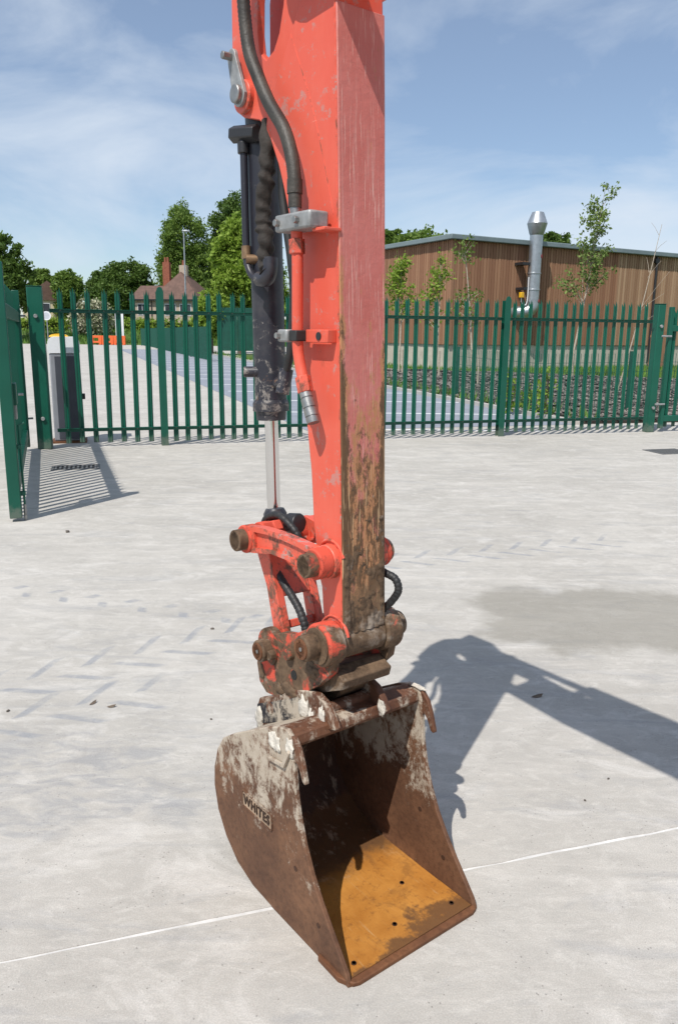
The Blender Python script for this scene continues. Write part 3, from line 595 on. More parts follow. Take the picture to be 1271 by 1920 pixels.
# quick hitch
QH = empty('quick_hitch'); QH.parent = EX
chp = arc(HP[0], HP[1], .062, 60, 200, 10)+[(-.626, .62), (-.612, .565), (-.575, .543), (-.50, .552), (-.40, .60), (-.31, .665), (-.255, .72)]+arc(BP[0], BP[1], .058, -40, 110, 10)+[(-.36, .815), (-.43, .775), (-.49, .762)]
for s in (-1, 1):
    MB().prism(chp, s*.086, s*.112).build('hitch_cheek', M['mud'], QH, bevel=.004)
    MB().cyl((BP[0], s*.072, BP[1]), (BP[0], s*.128, BP[1]), .060, n=28).build('pin_collar', M['mud'], QH, bevel=.006)
    MB().cyl((BP[0]-.012, s*.126, BP[1]-.003), (BP[0]-.012, s*.172, BP[1]-.003), .036, n=22).build('pin_end', M['mud_full'], QH, bevel=.005)
    MB().cyl((HP[0], s*.11, HP[1]), (HP[0], s*.150, HP[1]), .033, n=22).build('pin_end', M['mud_full'], QH, bevel=.005)
    MB().cyl((HP[0]+.035, s*.11, HP[1]-.005), (HP[0]+.035, s*.138, HP[1]-.005), .016, n=6).build('lock_bolt', M['mud_full'], QH, bevel=.003)
    MB().cyl((-.44, s*.11, .715), (-.44, s*.130, .715), .018, n=18).build('lock_bolt', M['mud'], QH, bevel=.003)
    MB().cyl((-.425, s*.1105, .655), (-.425, s*.1135, .655), .014, n=16).build('cheek_hole', M['dark'], QH)
for s in (-1, 1):
    for pz, rr, b0 in (((BP[0]-.012, BP[1]-.003), .036, .172), (HP, .033, .150)):
        MB().tube([(pz[0], s*b0, pz[1]), (pz[0], s*(b0+.004), pz[1]), (pz[0], s*(b0+.004), pz[1]), (pz[0], s*(b0+.001), pz[1])], [rr*.80, rr*.78, rr*.55, rr*.5], 24).build('pin_rim', M['rust'], QH, angle=20)
        MB().cyl((pz[0]+.004, s*b0, pz[1]+.002), (pz[0]+.004, s*(b0+.006), pz[1]+.002), .006, n=6).build('grease_nipple', M['steel'], QH)
    MB().tube([(HP[0], s*.1125, HP[1]), (HP[0], s*.117, HP[1])], .050, 28).build('pin_washer', M['mud'], QH, angle=30)
    MB().tube([(BP[0], s*.1285, BP[1]), (BP[0], s*.133, BP[1])], .050, 28).build('pin_washer', M['mud_full'], QH, angle=30)
MB().cyl((BP[0], -.071, BP[1]), (BP[0], .071, BP[1]), .050, n=28).build('pivot_tube', M['mud_full'], QH, bevel=.003)
MB().cyl((HP[0], -.11, HP[1]), (HP[0], .11, HP[1]), .022, n=20).build('hitch_pin', M['mud'], QH)
MB().prism([(-.60, .60), (-.57, .55), (-.47, .565), (-.24, .672), (-.232, .70), (-.285, .722), (-.42, .665), (-.55, .64)], -.085, .085).build('hitch_body', M['mud_full'], QH, bevel=.004)
MB().prism([(-.44, .575), (-.40, .548), (-.355, .572), (-.272, .672), (-.30, .69), (-.42, .64)], -.03, .062).build('jaw_block', M['mud_full'], QH, bevel=.006)

# ------------------------------------------------------------------ bucket (held by the hitch, lifts away)
BK = empty('digging_bucket', (.2265, 1.781, 0), math.atan2(-.793, .609), 'rusty wide digging bucket with cement splashed sides standing on its lip under the hitch', 'bucket')
BW0, BW1 = -.237, .231
prof = [(0, 0), (-.10, .0), (-.22, .0), (-.36, .002), (-.46, .013), (-.545, .040), (-.61, .090), (-.655, .155), (-.675, .225), (-.672, .29), (-.650, .355), (-.615, .405), (-.56, .443), (-.46, .498), (-.36, .553), (-.31, .573)]
inner = []
for i, p in enumerate(prof):
    d = Vector(prof[min(i+1, len(prof)-1)])-Vector(prof[max(i-1, 0)]); nn = Vector((d.y, -d.x)).normalized()
    if nn.dot(Vector((-.33, .28))-Vector(p)) < 0: nn = -nn
    inner.append((p[0]+nn.x*.010, p[1]+nn.y*.010))
inner[0] = (-.008, .010)
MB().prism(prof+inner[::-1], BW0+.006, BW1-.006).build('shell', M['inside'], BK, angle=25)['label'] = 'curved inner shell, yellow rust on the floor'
oshell = [(a, z) for a, z in prof]
o2 = []
for i, p in enumerate(prof):
    d = Vector(prof[min(i+1, len(prof)-1)])-Vector(prof[max(i-1, 0)]); nn = Vector((d.y, -d.x)).normalized()
    if nn.dot(Vector((-.33, .28))-Vector(p)) < 0: nn = -nn
    o2.append((p[0]-nn.x*.0035, p[1]-nn.y*.0035 if p[1] > .03 else p[1]-.0))
MB().prism([p for p in prof[5:]]+o2[5:][::-1], BW0+.006, BW1-.006).build('back_skin', M['rust_side'], BK)
hook = [(-.31, .583), (-.275, .590), (-.245, .582), (-.222, .560), (-.206, .525), (-.192, .482), (-.190, .472), (-.197, .468), (-.206, .473), (-.222, .503), (-.236, .515), (-.243, .505)]
sidep = [(0, .0), (-.012, .030), (-.045, .070), (-.085, .117), (-.125, .168), (-.165, .228), (-.198, .295), (-.222, .365), (-.236, .430), (-.243, .505)]
side_out = sidep+[(-.247, .560), (-.258, .580), (-.275, .590), (-.31, .583)]+[(-.36, .563), (-.46, .508), (-.56, .453), (-.622, .412), (-.658, .36), (-.681, .29), (-.684, .225), (-.664, .15), (-.617, .083), (-.55, .031), (-.46, .004), (-.36, 0), (-.1, 0)]
for i, (b0, b1) in enumerate(((BW0, BW0+.014), (BW1-.014, BW1))):
    MB().prism(side_out, b0, b1).build('side_plate', M['rust_side'], BK, bevel=.003)
    MB().prism([(-.2425, .505), (-.2465, .560), (-.2575, .580), (-.245, .582)]+hook[3:-1], b0+.0005, b1-.0005).build('hook', M['rust_top'], BK, bevel=.003)
# cutting edge and side cutter lip
lip = [(-.190, BW0+.0145), (-.012, BW0+.0145), (-.012, BW1-.0145), (-.140, BW1-.0145)]
MB().prism(lip, .0098, .0128, axis='z').build('cutting_edge', M['inside'], BK, bevel=.001)
edge = [(-.0115, BW0+.002), (.004, BW0+.012), (.010, BW0+.03), (.010, BW1-.03), (.004, BW1-.012), (-.0115, BW1-.002)]
MB().prism(edge, -.001, .0128, axis='z').build('lip_edge', M['rust'], BK, bevel=.003)
for q, sg in ((BW0, -1), (BW1, 1)):
    MB().prism([(-.125, q), (-.118, q+sg*.010), (-.03, q+sg*.010), (-.002, q-sg*.004), (-.012, q-sg*.006)], 0, .016, axis='z').build('side_cutter', M['rust'], BK, bevel=.002)
for a, b in ((-.045, -.185), (-.085, -.01), (-.05, .175), (-.20, .12)):
    z = .0128 if a > -.13 else .0098
    MB().tube([(a, b, z-.001), (a, b, z+.0022), (a, b, z+.0022), (a, b, z+.0004)], [.0075, .007, .005, .004], 14).build('bolt_hole', M['rust_dk'], BK, angle=20)
for a, z in ((-.10, .095), (-.205, .20)):
    for b in (BW0-.0012, BW1-.0152): MB().tube([(a-.03, b, z), (a-.03, b+.0164, z)], .0075, 12).build('bolt_hole', M['rust_dk'], BK)
# top beam
MB().prism([(-.40, .535), (-.31, .582), (-.262, .575), (-.255, .548), (-.275, .530), (-.33, .528)], BW0+.014, BW1-.014).build('top_beam', M['rust_top'], BK, bevel=.006)
# ears with the dark boxed mount
eap = [(-.625, .408), (-.628, .47), (-.61, .512), (-.53, .549), (-.42, .612), (-.36, .634), (-.315, .640), (-.275, .628), (-.245, .60), (-.225, .57), (-.27, .555), (-.40, .52)]
for b0, b1 in ((-.115, -.093), (.062, .084)):
    e = MB().prism(eap, b0, b1).build('ear', M['rust_top'], BK, bevel=.004)
    bb = b0-.003 if b0 < 0 else b1+.001
    MB().prism([(-.618, .425), (-.617, .49), (-.53, .532), (-.40, .598), (-.345, .60), (-.34, .55)], bb, bb+.002).build('ear_paint', M['black_cem'], e)
MB().cyl((-.315, -.12, .585), (-.315, .09, .585), .018, n=20).build('bucket_pin', M['rust_top'], BK, bevel=.003)
MB().cyl((-.545, -.12, .505), (-.545, .09, .505), .020, n=20).build('bucket_pin', M['rust_top'], BK, bevel=.003)
MB().box(-.61, -.44, -.092, .061, .43, .47).build('ear_box', M['black_cem'], BK, bevel=.004)
# cement lumps
def lump(parent, c, r, mat, n=1):
    import bmesh
    bm = bmesh.new(); bmesh.ops.create_icosphere(bm, subdivisions=3, radius=1); sd = Vector((random.random()*50, random.random()*50, 0))
    for v in bm.verts:
        k = 1+.55*mnoise.noise(v.co*1.7+sd)+.25*mnoise.noise(v.co*4+sd); v.co = Vector((v.co.x*r[0]*k+c[0], v.co.y*r[1]*k+c[1], v.co.z*r[2]*k+c[2]))
    me = bpy.data.meshes.new('cement_lump'); bm.to_mesh(me); bm.free(); me.polygons.foreach_set('use_smooth', [True]*len(me.polygons)); me.materials.append(mat)
    o = bpy.data.objects.new('cement_lump', me); col.objects.link(o); o.parent = parent; return o
M['cement'] = simple('dried_cement', (.56, .52, .45), .95, var=.3, scale=40, bump=.6, bscale=60)
for c, r in (((-.605, -.117, .45), (.02, .006, .04)), ((-.37, -.117, .575), (.022, .006, .036)), ((-.33, -.117, .56), (.018, .006, .03)), ((-.285, -.117, .585), (.012, .005, .03)), ((-.245, .061, .575), (.014, .004, .025)), ((-.335, BW0-.001, .53), (.03, .004, .028)), ((-.26, BW0-.001, .545), (.018, .004, .022)), ((-.27, BW1-.01, .588), (.03, .008, .006))):
    lump(BK, c, r, M['cement'])
for c, r in (((-.45, -.112, .60), (.05, .006, .02)), ((-.34, -.112, .70), (.03, .006, .022)), ((-.25, .0, .69), (.012, .06, .012)), ((-.50, -.112, .585), (.03, .007, .015)), ((-.60, -.110, .60), (.015, .006, .03)), ((-.262, .03, .685), (.015, .04, .012)), ((-.30, -.07, .70), (.03, .02, .012))):
    o = lump(QH, c, r, M['mud_full']); o.name = 'mud_lump'
# lifting lug and maker's plate
MB().prism([(-.357, .468), (-.28, .478), (-.252, .535), (-.262, .54), (-.289, .489), (-.357, .480)], BW0-.010, BW0).build('side_lug', M['rust_side'], BK, bevel=.003)
M['tan'] = simple('tan_plate', (.33, .235, .16), .8, var=.35, scale=40, bump=.2)
NP = empty('name_plate'); NP.parent = BK
def rrect(x0, x1, z0, z1, r): return arc(x0+r, z0+r, r, 180, 270, 4)+arc(x1-r, z0+r, r, 270, 360, 4)+arc(x1-r, z1-r, r, 0, 90, 4)+arc(x0+r, z1-r, r, 90, 180, 4)
MB().prism(rrect(-.511, -.347, .246, .301, .010), BW0-.0035, BW0, rrect(-.506, -.352, .251, .296, .006)).build('plate_border', M['rust_side'], NP)
MB().prism(rrect(-.5062, -.3518, .2508, .2962, .006), BW0-.0012, BW0+.001).build('plate_field', M['tan'], NP)
tcu = bpy.data.curves.new('letters', 'FONT'); tcu.body = 'WHITES'; tcu.size = .037; tcu.space_character = 1.12; tcu.extrude = .0018; tcu.offset = 0.0002; tcu.align_x = 'CENTER'; tcu.align_y = 'CENTER'
tob = bpy.data.objects.new('tmp', tcu); col.objects.link(tob); bpy.context.view_layer.update()
tme = bpy.data.meshes.new_from_object(tob.evaluated_get(bpy.context.evaluated_depsgraph_get())); bpy.data.objects.remove(tob)
M['letters'] = m_rust('letter_metal', (.028, .016, .011), (.07, .04, .025))
tme.materials.clear(); tme.materials.append(M['letters'])
lt = bpy.data.objects.new('letters', tme); col.objects.link(lt); lt.parent = NP
lt.rotation_euler = (R(90), 0, 0); lt.location = (-.429, BW0-.0028, .2735); lt.scale = (.97, 1.1, 1)

# ------------------------------------------------------------------ palisade fence
H = 2.165
def pale_mesh(name, H, mat):
    b = MB(); x = (-.036, -.019, 0, .019, .036); y = (.014, -.006, .006, -.006, .014); top = (H-.030, H-.085, H, H-.085, H-.030); th = .004
    tops = (H-.02, H-.075, H, H-.075, H-.02)
    vs = []; fs = []
    for off in (0, th):
        for k in range(5): vs.append((x[k], y[k]+off, .06))
        for k in range(5): vs.append((x[k], y[k]+off, H-.13))
        for k in range(5): vs.append((x[k]*(.86 if k in (0, 4) else .9), y[k]+off+(.012 if k in (0, 4) else 0), top[k] if k != 2 else H))
    for k in range(4):
        for rr in (0, 5):
            fs.append((rr+k, rr+k+1, rr+k+6, rr+k+5)); fs.append((15+rr+k, 15+rr+k+5, 15+rr+k+6, 15+rr+k+1))
    for a in (0, 5): fs.append((a, a+5, a+20, a+15)); fs.append((a+4, a+19, a+24, a+9))
    for k in range(4): fs.append((10+k, 11+k, 26+k, 25+k))
    b.add(vs, fs); me = bpy.data.meshes.new(name); me.from_pydata(b.v, [], b.f); me.materials.append(mat); return me
PALE = pale_mesh('pale', H, M['green'])
fang = math.atan2(FD.y, FD.x)
FE = empty('palisade_fence', (FA.x, FA.y, 0), fang, 'dark green steel palisade fence with pointed pales running along the concrete yard', 'fence')
posts = [1.62, 4.30, 6.95]; ends = [.12]+posts+[9.72]
def angle_rail(x0, x1, z, parent, y0=-.012):
    return MB().prism([(y0, z-.045), (y0, z), (y0-.045, z), (y0-.045, z-.006), (y0-.006, z-.006), (y0-.006, z-.045)], x0, x1).v
def rail(parent, x0, x1, z, bolts=()):
    b = MB(); pr = [(-.012, z-.05), (-.012, z), (-.057, z), (-.057, z-.006), (-.018, z-.006), (-.018, z-.05)]
    n = len(pr); b.add([(x0, p[0], p[1]) for p in pr]+[(x1, p[0], p[1]) for p in pr], [tuple(range(n)), tuple(range(2*n-1, n-1, -1))]+[(i, n+i, n+(i+1) % n, (i+1) % n) for i in range(n)])
    r_ = b.build('rail', M['green'], parent, smooth=False)
    return r_
for i in range(4):
    x0, x1 = ends[i]+.05, ends[i+1]-.05
    for z in (.27, 1.88): rail(FE, x0, x1, z)
    n = {0: 7, 1: 15, 2: 15, 3: 17}[i]; stp = (ends[i+1]-ends[i])/(n+1)
    for k in range(n):
        xx = ends[i]+stp*(k+1)
        p = inst('pale', PALE, FE, (xx+random.uniform(-.004, .004), 0, random.uniform(-.008, .008)), (0, random.uniform(-.009, .009), random.uniform(-.05, .05)))
        if i in (0, 3) or k % 1 == 0:
            for z in (.25, 1.86):
                if k == 0 and i == 0 and z == .25: BOLT = MB().cyl((0, -.024, 0), (0, -.017, 0), .011, n=8).build('pale_bolt', M['green'], FE, loc=(xx, 0, z))
                else: inst('pale_bolt', BOLT, FE, (xx, 0, z))
for x in posts:
    b = MB(); b.box(x-.05, x+.05, -.075, -.067, 0, H-.03); b.box(x-.05, x+.05, .03, .038, 0, H-.03); b.box(x-.004, x+.004, -.067, .03, 0, H-.03)
    b.prism([(x-.05, H-.03), (x+.05, H-.03), (x+.03, H+.02), (x, H+.035), (x-.03, H+.02)], -.075, -.067)
    b.build('post', M['green'], FE, smooth=False)
# gate posts
def gate_post(p, wd, h, label):
    r_ = empty('gate_post', (p[0], p[1], 0), fang, label, 'gate post')
    MB().box(-wd/2, wd/2, -wd/2, wd/2, 0, h).build('post', M['green'], r_, bevel=.012)
    MB().box(-wd/2-.004, wd/2+.004, -wd/2-.004, wd/2+.004, h+.0005, h+.008).build('cap', M['green'], r_)
    for z in (.42, 1.78):
        MB().cyl((0, -wd/2-.03, z), (0, -wd/2, z), .026, n=16).build('hinge_eye', M['zinc'], r_, bevel=.003)
    return r_
gate_post(fpt(0, -.02), .19, 2.16, 'thick square green gate post carrying the open gate leaf')
gate_post(fpt(9.80, 0), .14, 2.14, 'slim square green gate post beside the closed gate at the fence end')
# open gate leaf on the left
ga, gb = Vector((-4.26, 10.55)), Vector((-2.745, 6.45)); gd = (gb-ga); gl = gd.length
G1 = empty('palisade_gate', (ga.x, ga.y, 0), math.atan2(gd.y, gd.x), 'open green palisade gate leaf swung into the yard, casting a striped shadow', 'gate')
PALE2 = pale_mesh('gate_pale', 2.06, M['green'])
MB().box(gl-.10, gl, -.05, .05, .03, 2.13).build('stile', M['green'], G1, bevel=.008)
MB().box(0, .09, -.045, .045, .05, 2.10).build('stile', M['green'], G1, bevel=.008)
MB().box(.091, gl-.101, -.03, .03, .16, .29).build('rail', M['green'], G1, bevel=.006)
MB().box(.091, gl-.101, -.03, .03, 1.70, 1.83).build('rail', M['green'], G1, bevel=.006)
n = int((gl-.2)/.155)
for k in range(n): inst('pale', PALE2, G1, (.17+k*(gl-.34)/(n-1), -.048, .02), (0, 0, 0))
MB().box(gl-.32, gl-.102, .031, .075, .98, 1.16).build('lock_box', M['green'], G1, bevel=.006)
MB().cyl((gl-.12, .09, 1.07), (gl-.12, .13, 1.07), .012).build('lock_handle', M['steel'], G1)
MB().box(gl-.20, gl-.13, .05, .07, .86, .99).build('padlock_hasp', M['steel'], G1, bevel=.004)
MB().tube([(gl-.06, .075, .02), (gl-.06, .075, .82), (gl-.06, .12, .84)], .010, 10).build('drop_bolt', M['green'], G1)
for z in (.22, .62): MB().box(gl-.085, gl-.035, .05, .09, z, z+.035).build('bolt_guide', M['green'], G1, bevel=.003)
MB().cyl((gl-.06, .075, .004), (gl-.06, .075, .14), .013).build('bolt_tip', M['steel'], G1)
for z in (.42, 1.78): MB().tube([(.0, 0, z), (-.06, .02, z), (-.10, .10, z)], .014, 10).build('hinge_bar', M['zinc'], G1)
# closed gate on the right
p2 = fpt(9.93, -.02)
G2 = empty('palisade_gate', (p2.x, p2.y, 0), fang, 'closed green palisade gate leaf hung on the slim post at the fence end', 'gate')
MB().box(.06, .13, -.035, .035, .06, 2.10).build('stile', M['green'], G2, bevel=.006)
MB().box(3.6, 3.67, -.035, .035, .06, 2.10).build('stile', M['green'], G2, bevel=.006)
for z in (.28, 1.80): MB().box(.131, 3.599, -.03, .03, z-.1, z).build('rail', M['green'], G2, bevel=.006)
for k in range(20): inst('pale', PALE2, G2, (.24+k*.166, .045, .02))
for z in (.48, 1.62): MB().tube([(-.10, -.05, z), (.0, -.06, z), (.10, -.045, z)], .016, 10).build('hinge_bar', M['zinc'], G2)

# drain covers
def drain(c, rz, lx, ly, label):
    r_ = empty('drain_cover', (c[0], c[1], 0), rz, label, 'drain cover')
    fr = MB(); fr.box(-lx/2, lx/2, -ly/2, -ly/2+.03, .001, .008); fr.box(-lx/2, lx/2, ly/2-.03, ly/2, .001, .008); fr.box(-lx/2, -lx/2+.03, -ly/2+.031, ly/2-.031, .001, .008); fr.box(lx/2-.03, lx/2, -ly/2+.031, ly/2-.031, .001, .008)
    fr.build('frame', M['grate'], r_, smooth=False)
    MB().box(-lx/2+.031, lx/2-.031, -ly/2+.031, ly/2-.031, .0005, .002).build('pit', M['dark'], r_, smooth=False)
    n = int((lx-.08)/.045); first = None
    for k in range(n):
        x = -lx/2+.05+k*(lx-.1)/(n-1)
        if first is None: first = MB().box(-.012, .012, -ly/2+.031, ly/2-.031, .0022, .0075).build('bar', M['grate'], r_, smooth=False, loc=(x, 0, 0))
        else: inst('bar', first, r_, (x, 0, 0))
drain((4.72, 11.12), fang, .55, .45, 'cast iron drain grate in the concrete beside the slim gate post')
drain((-3.15, 9.2), fang, .55, .32, 'cast iron drain grate lying in the striped shadow of the open gate')

# pebbles and scraps on the yard
for i, (x, y, s) in enumerate([(-2.2, 6.13, .020), (-1.41, 3.07, .009), (-.69, 4.05, .010), (1.01, 2.6, .005), (.88, 2.46, .005), (-.53, 3.02, .006)]):
    import bmesh
    bm = bmesh.new(); bmesh.ops.create_icosphere(bm, subdivisions=1, radius=1)
    for v in bm.verts: v.co = Vector((v.co.x*1.3, v.co.y, v.co.z*.55))*s*random.uniform(.75, 1.15)
    me = bpy.data.meshes.new('pebble'); bm.to_mesh(me); bm.free(); me.materials.append(M['stone'])
    o = bpy.data.objects.new('pebble', me); col.objects.link(o); o.location = (x, y, s*.4); o.rotation_euler = (0, 0, random.uniform(0, 6))
    tag(o, 'small dark pebble lying loose on the pale concrete', 'pebble', 'pebbles scattered on the yard')
for x, y, a in ((.91, 3.27, .3), (-1.07, 3.15, 1.0), (-.98, 3.12, .2)):
    b = MB(); ln = .03 if x > 0 else .02
    b.add([(-ln, 0, .004), (-.3*ln, -.4*ln, .001), (.5*ln, -.35*ln, .003), (ln, 0, .012), (.4*ln, .4*ln, .006), (-.4*ln, .35*ln, .002), (0, 0, .009)], [(0, 1, 6), (1, 2, 6), (2, 3, 6), (3, 4, 6), (4, 5, 6), (5, 0, 6)])
    o = b.build('dead_leaf', M['bark'], smooth=False, loc=(x, y, .001)); o.rotation_euler.z = a
    s_ = o.modifiers.new('thick', 'SOLIDIFY'); s_.thickness = .001
    if x > 0: tag(o, 'curled brown dead leaf lying in the shadow of the boom', 'leaf')
    else: tag(o, 'brown dead leaf scrap lying on the sunlit concrete', 'leaf', 'leaf scraps on the sunlit yard')

# ------------------------------------------------------------------ barrier cabinet behind the fence
CB = empty('barrier_cabinet', (-3.98, 11.45, 0), fang, 'grey car park barrier cabinet with white rounded lid behind the gate post', 'cabinet')
MB().box(-.20, .20, -.17, .17, .03, 1.28).build('body', M['cab_mid'], CB, bevel=.02)
MB().box(-.13, .195, -.178, -.1705, .06, 1.24).build('front_panel', M['cab_grey'], CB, bevel=.003)
MB().prism(arc(.12, 1.42, .09, 0, 90, 6)+arc(-.12, 1.42, .09, 90, 180, 6)+[(-.21, 1.282), (.21, 1.282)], -.18, .18).build('lid', M['white'], CB, bevel=.02)
MB().prism([(-.19, 1.508)]+[(p[0], 1.508+(p[1])*.35) for p in arc(-.06, 0, .13, 180, 0, 8)]+[(.07, 1.508)], -.12, .12).build('beacon_cap', M['yellow'], CB, bevel=.01)
MB().box(.21, .25, -.05, .03, .62, .70).build('lock', M['black'], CB, bevel=.004)
MB().box(-.24, .24, -.21, .21, -.01, .029).build('base_plate', M['rust'], CB)

# ------------------------------------------------------------------ timber clad building
K = Vector((5.0, 37.0)); dR = Vector((.874, .486)); dL = Vector((-.486, .874)); bang = math.atan2(dR.y, dR.x)
TB = empty('timber_building', (K.x, K.y, 0), bang, 'low timber clad industrial building with blockwork plinth and grey metal roof', 'building')
EV = 5.78; LR, LL = 26.0, 16.0
MB().box(0, LR, 0, LL, -.05, 1.15).build('plinth', M['block'], TB, smooth=False)
MB().box(.05, LR-.05, .05, LL-.05, 1.152, EV).build('inner_wall', M['soil'], TB, smooth=False)
def clad(face, mat, u0, u1):
    b = MB(); u = u0
    while u < u1:
        q = random.uniform(-.006, .006)
        for (o, wd, y0, y1) in ((0, .128, -.085+q, -.062), (.110, .078, -.060+q, .045)):
            if face == 'R': b.box(u+o, u+o+wd, y0, y1, 1.16, EV)
            else: b.box(y0, y1, u+o, u+o+wd, 1.16, EV)
        u += .17
    o = b.build('cladding', mat, TB, smooth=False); o['kind'] = 'stuff'; return o
clad('R', M['boards'], .06, 10.5); clad('R', M['boards_old'], 10.5, 17.0); clad('R', M['boards'], 17.0, LR); clad('L', M['boards'], .1, LL)
MB().prism([(-.35, EV), (LR+.3, EV), (LR+.3, EV+.22), (-.35, EV+.22)], -.35, -.12).build('gutter', M['roofmetal'], TB, bevel=.03)
MB().box(-.35, -.12, -.119, LL+.3, EV, EV+.22).build('gutter', M['roofmetal'], TB, bevel=.03)
MB().add([(-.3, -.3, EV+.2), (LR+.3, -.3, EV+.2), (LR+.3, LL+.3, EV+.2), (-.3, LL+.3, EV+.2), (5, LL/2, EV+1.0), (LR+.3, LL/2, EV+1.0)], [(0, 1, 5, 4), (1, 2, 5), (2, 3, 4, 5), (3, 0, 4)]).build('roof', M['roofmetal'], TB, smooth=False)
MB().box(-.115, .04, -.115, .04, 1.16, EV).build('corner_board', M['boards'], TB, smooth=False)
MB().tube([(13.3, -.13, EV+.05), (13.3, -.16, EV-.4), (13.3, -.16, .2)], .06, 12).build('downpipe', M['black'], TB)
MB().box(13.15, 13.45, -.22, -.08, EV-.35, EV-.10).build('hopper', M['black'], TB, bevel=.02)
FLX, FLY = 4.35, -.62
fl = MB().cyl((FLX, FLY, 3.15), (FLX, FLY, 6.25), .30, n=28).build('flue', M['galv'], TB)
for z in (3.7, 4.45): MB().cyl((FLX, FLY, z), (FLX, FLY, z+.07), .33, n=28).build('flue_band', M['galv'], fl, bevel=.01)
MB().tube([(FLX, FLY, 6.2), (FLX, FLY, 6.26), (FLX, FLY, 6.72), (FLX, FLY, 7.22)], [.30, .34, .47, .27], 28).build('flue_cowl', M['galv'], fl, angle=20)
MB().tube(smoothpath([(FLX, FLY, 3.18), (FLX, FLY, 3.02), (FLX-.06, FLY+.02, 2.84), (FLX-.24, FLY+.12, 2.72), (FLX-.5, FLY+.4, 2.68), (FLX-.6, .1, 2.68)], 6), .30, 20).build('flue_elbow', M['galv'], fl)
MB().box(FLX-.75, FLX-.28, FLY-.03, .0, 4.85, 4.97).build('flue_bracket', M['black'], fl)
MB().box(FLX-.62, FLX-.30, FLY-.03, .0, 3.72, 3.84).build('flue_bracket', M['black'], fl)
MB().box(FLX-.80, FLX-.62, FLY-.1, FLY+.08, 3.35, 3.60).build('sensor_box', M['yellow'], fl, bevel=.02)
MB().tube(smoothpath([(FLX-.70, FLY, 3.35), (FLX-.66, FLY, 3.10), (FLX-.45, FLY-.02, 3.02), (FLX-.36, FLY-.05, 3.3), (FLX-.36, FLY-.05, 4.3)], 6), .025, 8).build('cable', M['white'], fl)
for z in (5.25, 3.2): MB().cyl((FLX+.18, FLY-.255, z), (FLX+.186, FLY-.265, z), .09, n=16).build('sticker', M['decal'], fl)
TG = empty('timber_gate', tuple(K+dR*11.2+Vector((.486, -.874))*2.0)+(0,), bang, 'brown timber board gate standing beside the building behind the fence', 'gate')
for k in range(9): MB().box(k*.2, k*.2+.185, -.02, .02, .08, 1.9).build('board', M['boards'], TG, smooth=False)
for z in (.25, 1.6): MB().box(0, 1.79, .021, .06, z, z+.12).build('rail', M['boards'], TG, smooth=False)

# ------------------------------------------------------------------ vegetation
def leaves(centres, nper, spread, size, mat, name, parent, droop=0., z0=None):
    n = len(centres)*nper
    c = np.repeat(np.array(centres, float), nper, 0)+rng.normal(0, 1, (n, 3))*np.array(spread)
    u = rng.normal(0, 1, (n, 3)); u /= np.linalg.norm(u, axis=1)[:, None]; v = rng.normal(0, 1, (n, 3)); v -= u*(u*v).sum(1)[:, None]; v /= np.linalg.norm(v, axis=1)[:, None]
    s = size*rng.uniform(.6, 1.3, (n, 1)); u *= s; v *= s*.55
    vs = np.stack([c-u, c-v*.9+u*.1, c+u, c+v*.9+u*.1], 1).reshape(-1, 3)
    me = bpy.data.meshes.new(name); me.vertices.add(n*4); me.vertices.foreach_set('co', vs.ravel())
    me.loops.add(n*4); me.loops.foreach_set('vertex_index', np.arange(n*4)); me.polygons.add(n); me.polygons.foreach_set('loop_start', np.arange(n)*4); me.polygons.foreach_set('loop_total', np.full(n, 4)); me.update(calc_edges=True)
    me.materials.append(mat); o = bpy.data.objects.new(name, me); col.objects.link(o); o.parent = parent; return o
def crown_pts(blobs, n):
    out = []
    vol = [b[3]*b[4]*b[5] for b in blobs]; tot = sum(vol)
    for b, vv in zip(blobs, vol):
        for _ in range(max(4, int(n*vv/tot))):
            d = Vector(rng.normal(0, 1, 3)).normalized(); r_ = random.uniform(.55, 1.0)**.6*random.uniform(.82, 1.10); g_ = mnoise.noise(d*2.3+Vector((b[0]*3+b[2], b[2]*1.7, b[1])))
            if g_ < -.22 and random.random() < .85: continue
            r_ *= 1+.42*g_
            out.append((b[0]+d.x*b[3]*r_, b[1]+d.y*b[4]*r_, b[2]+d.z*b[5]*r_))
    return out
def tree(name, loc, h, blobs, nclump, nper, lsize, mat, label, group=None, spread=.5, trunk=.25, trunk_mat='bark'):
    r_ = empty(name, loc, random.uniform(0, 6), label, 'tree', group)
    r_.rotation_euler.z = 0
    b = MB(); th = h*.62
    b.tube(smoothpath([(0, 0, -.2), (.02*h*.3, 0, th*.4), (0, .01*h, th)], 4), np.linspace(trunk, trunk*.45, 9).tolist(), 10)
    for bl in blobs:
        b.tube(smoothpath([(0, 0, th*.45), (bl[0]*.4, bl[1]*.4, th*.45+(bl[2]-th*.45)*.55), (bl[0]*.9, bl[1]*.9, bl[2])], 3), np.linspace(trunk*.45, trunk*.12, 7).tolist(), 6)
    b.build('trunk', M[trunk_mat], r_)
    pts = crown_pts(blobs, int(nclump*1.15))
    leaves(pts, nper, (spread, spread, spread*.7), lsize, M[mat], 'crown', r_)
    return r_
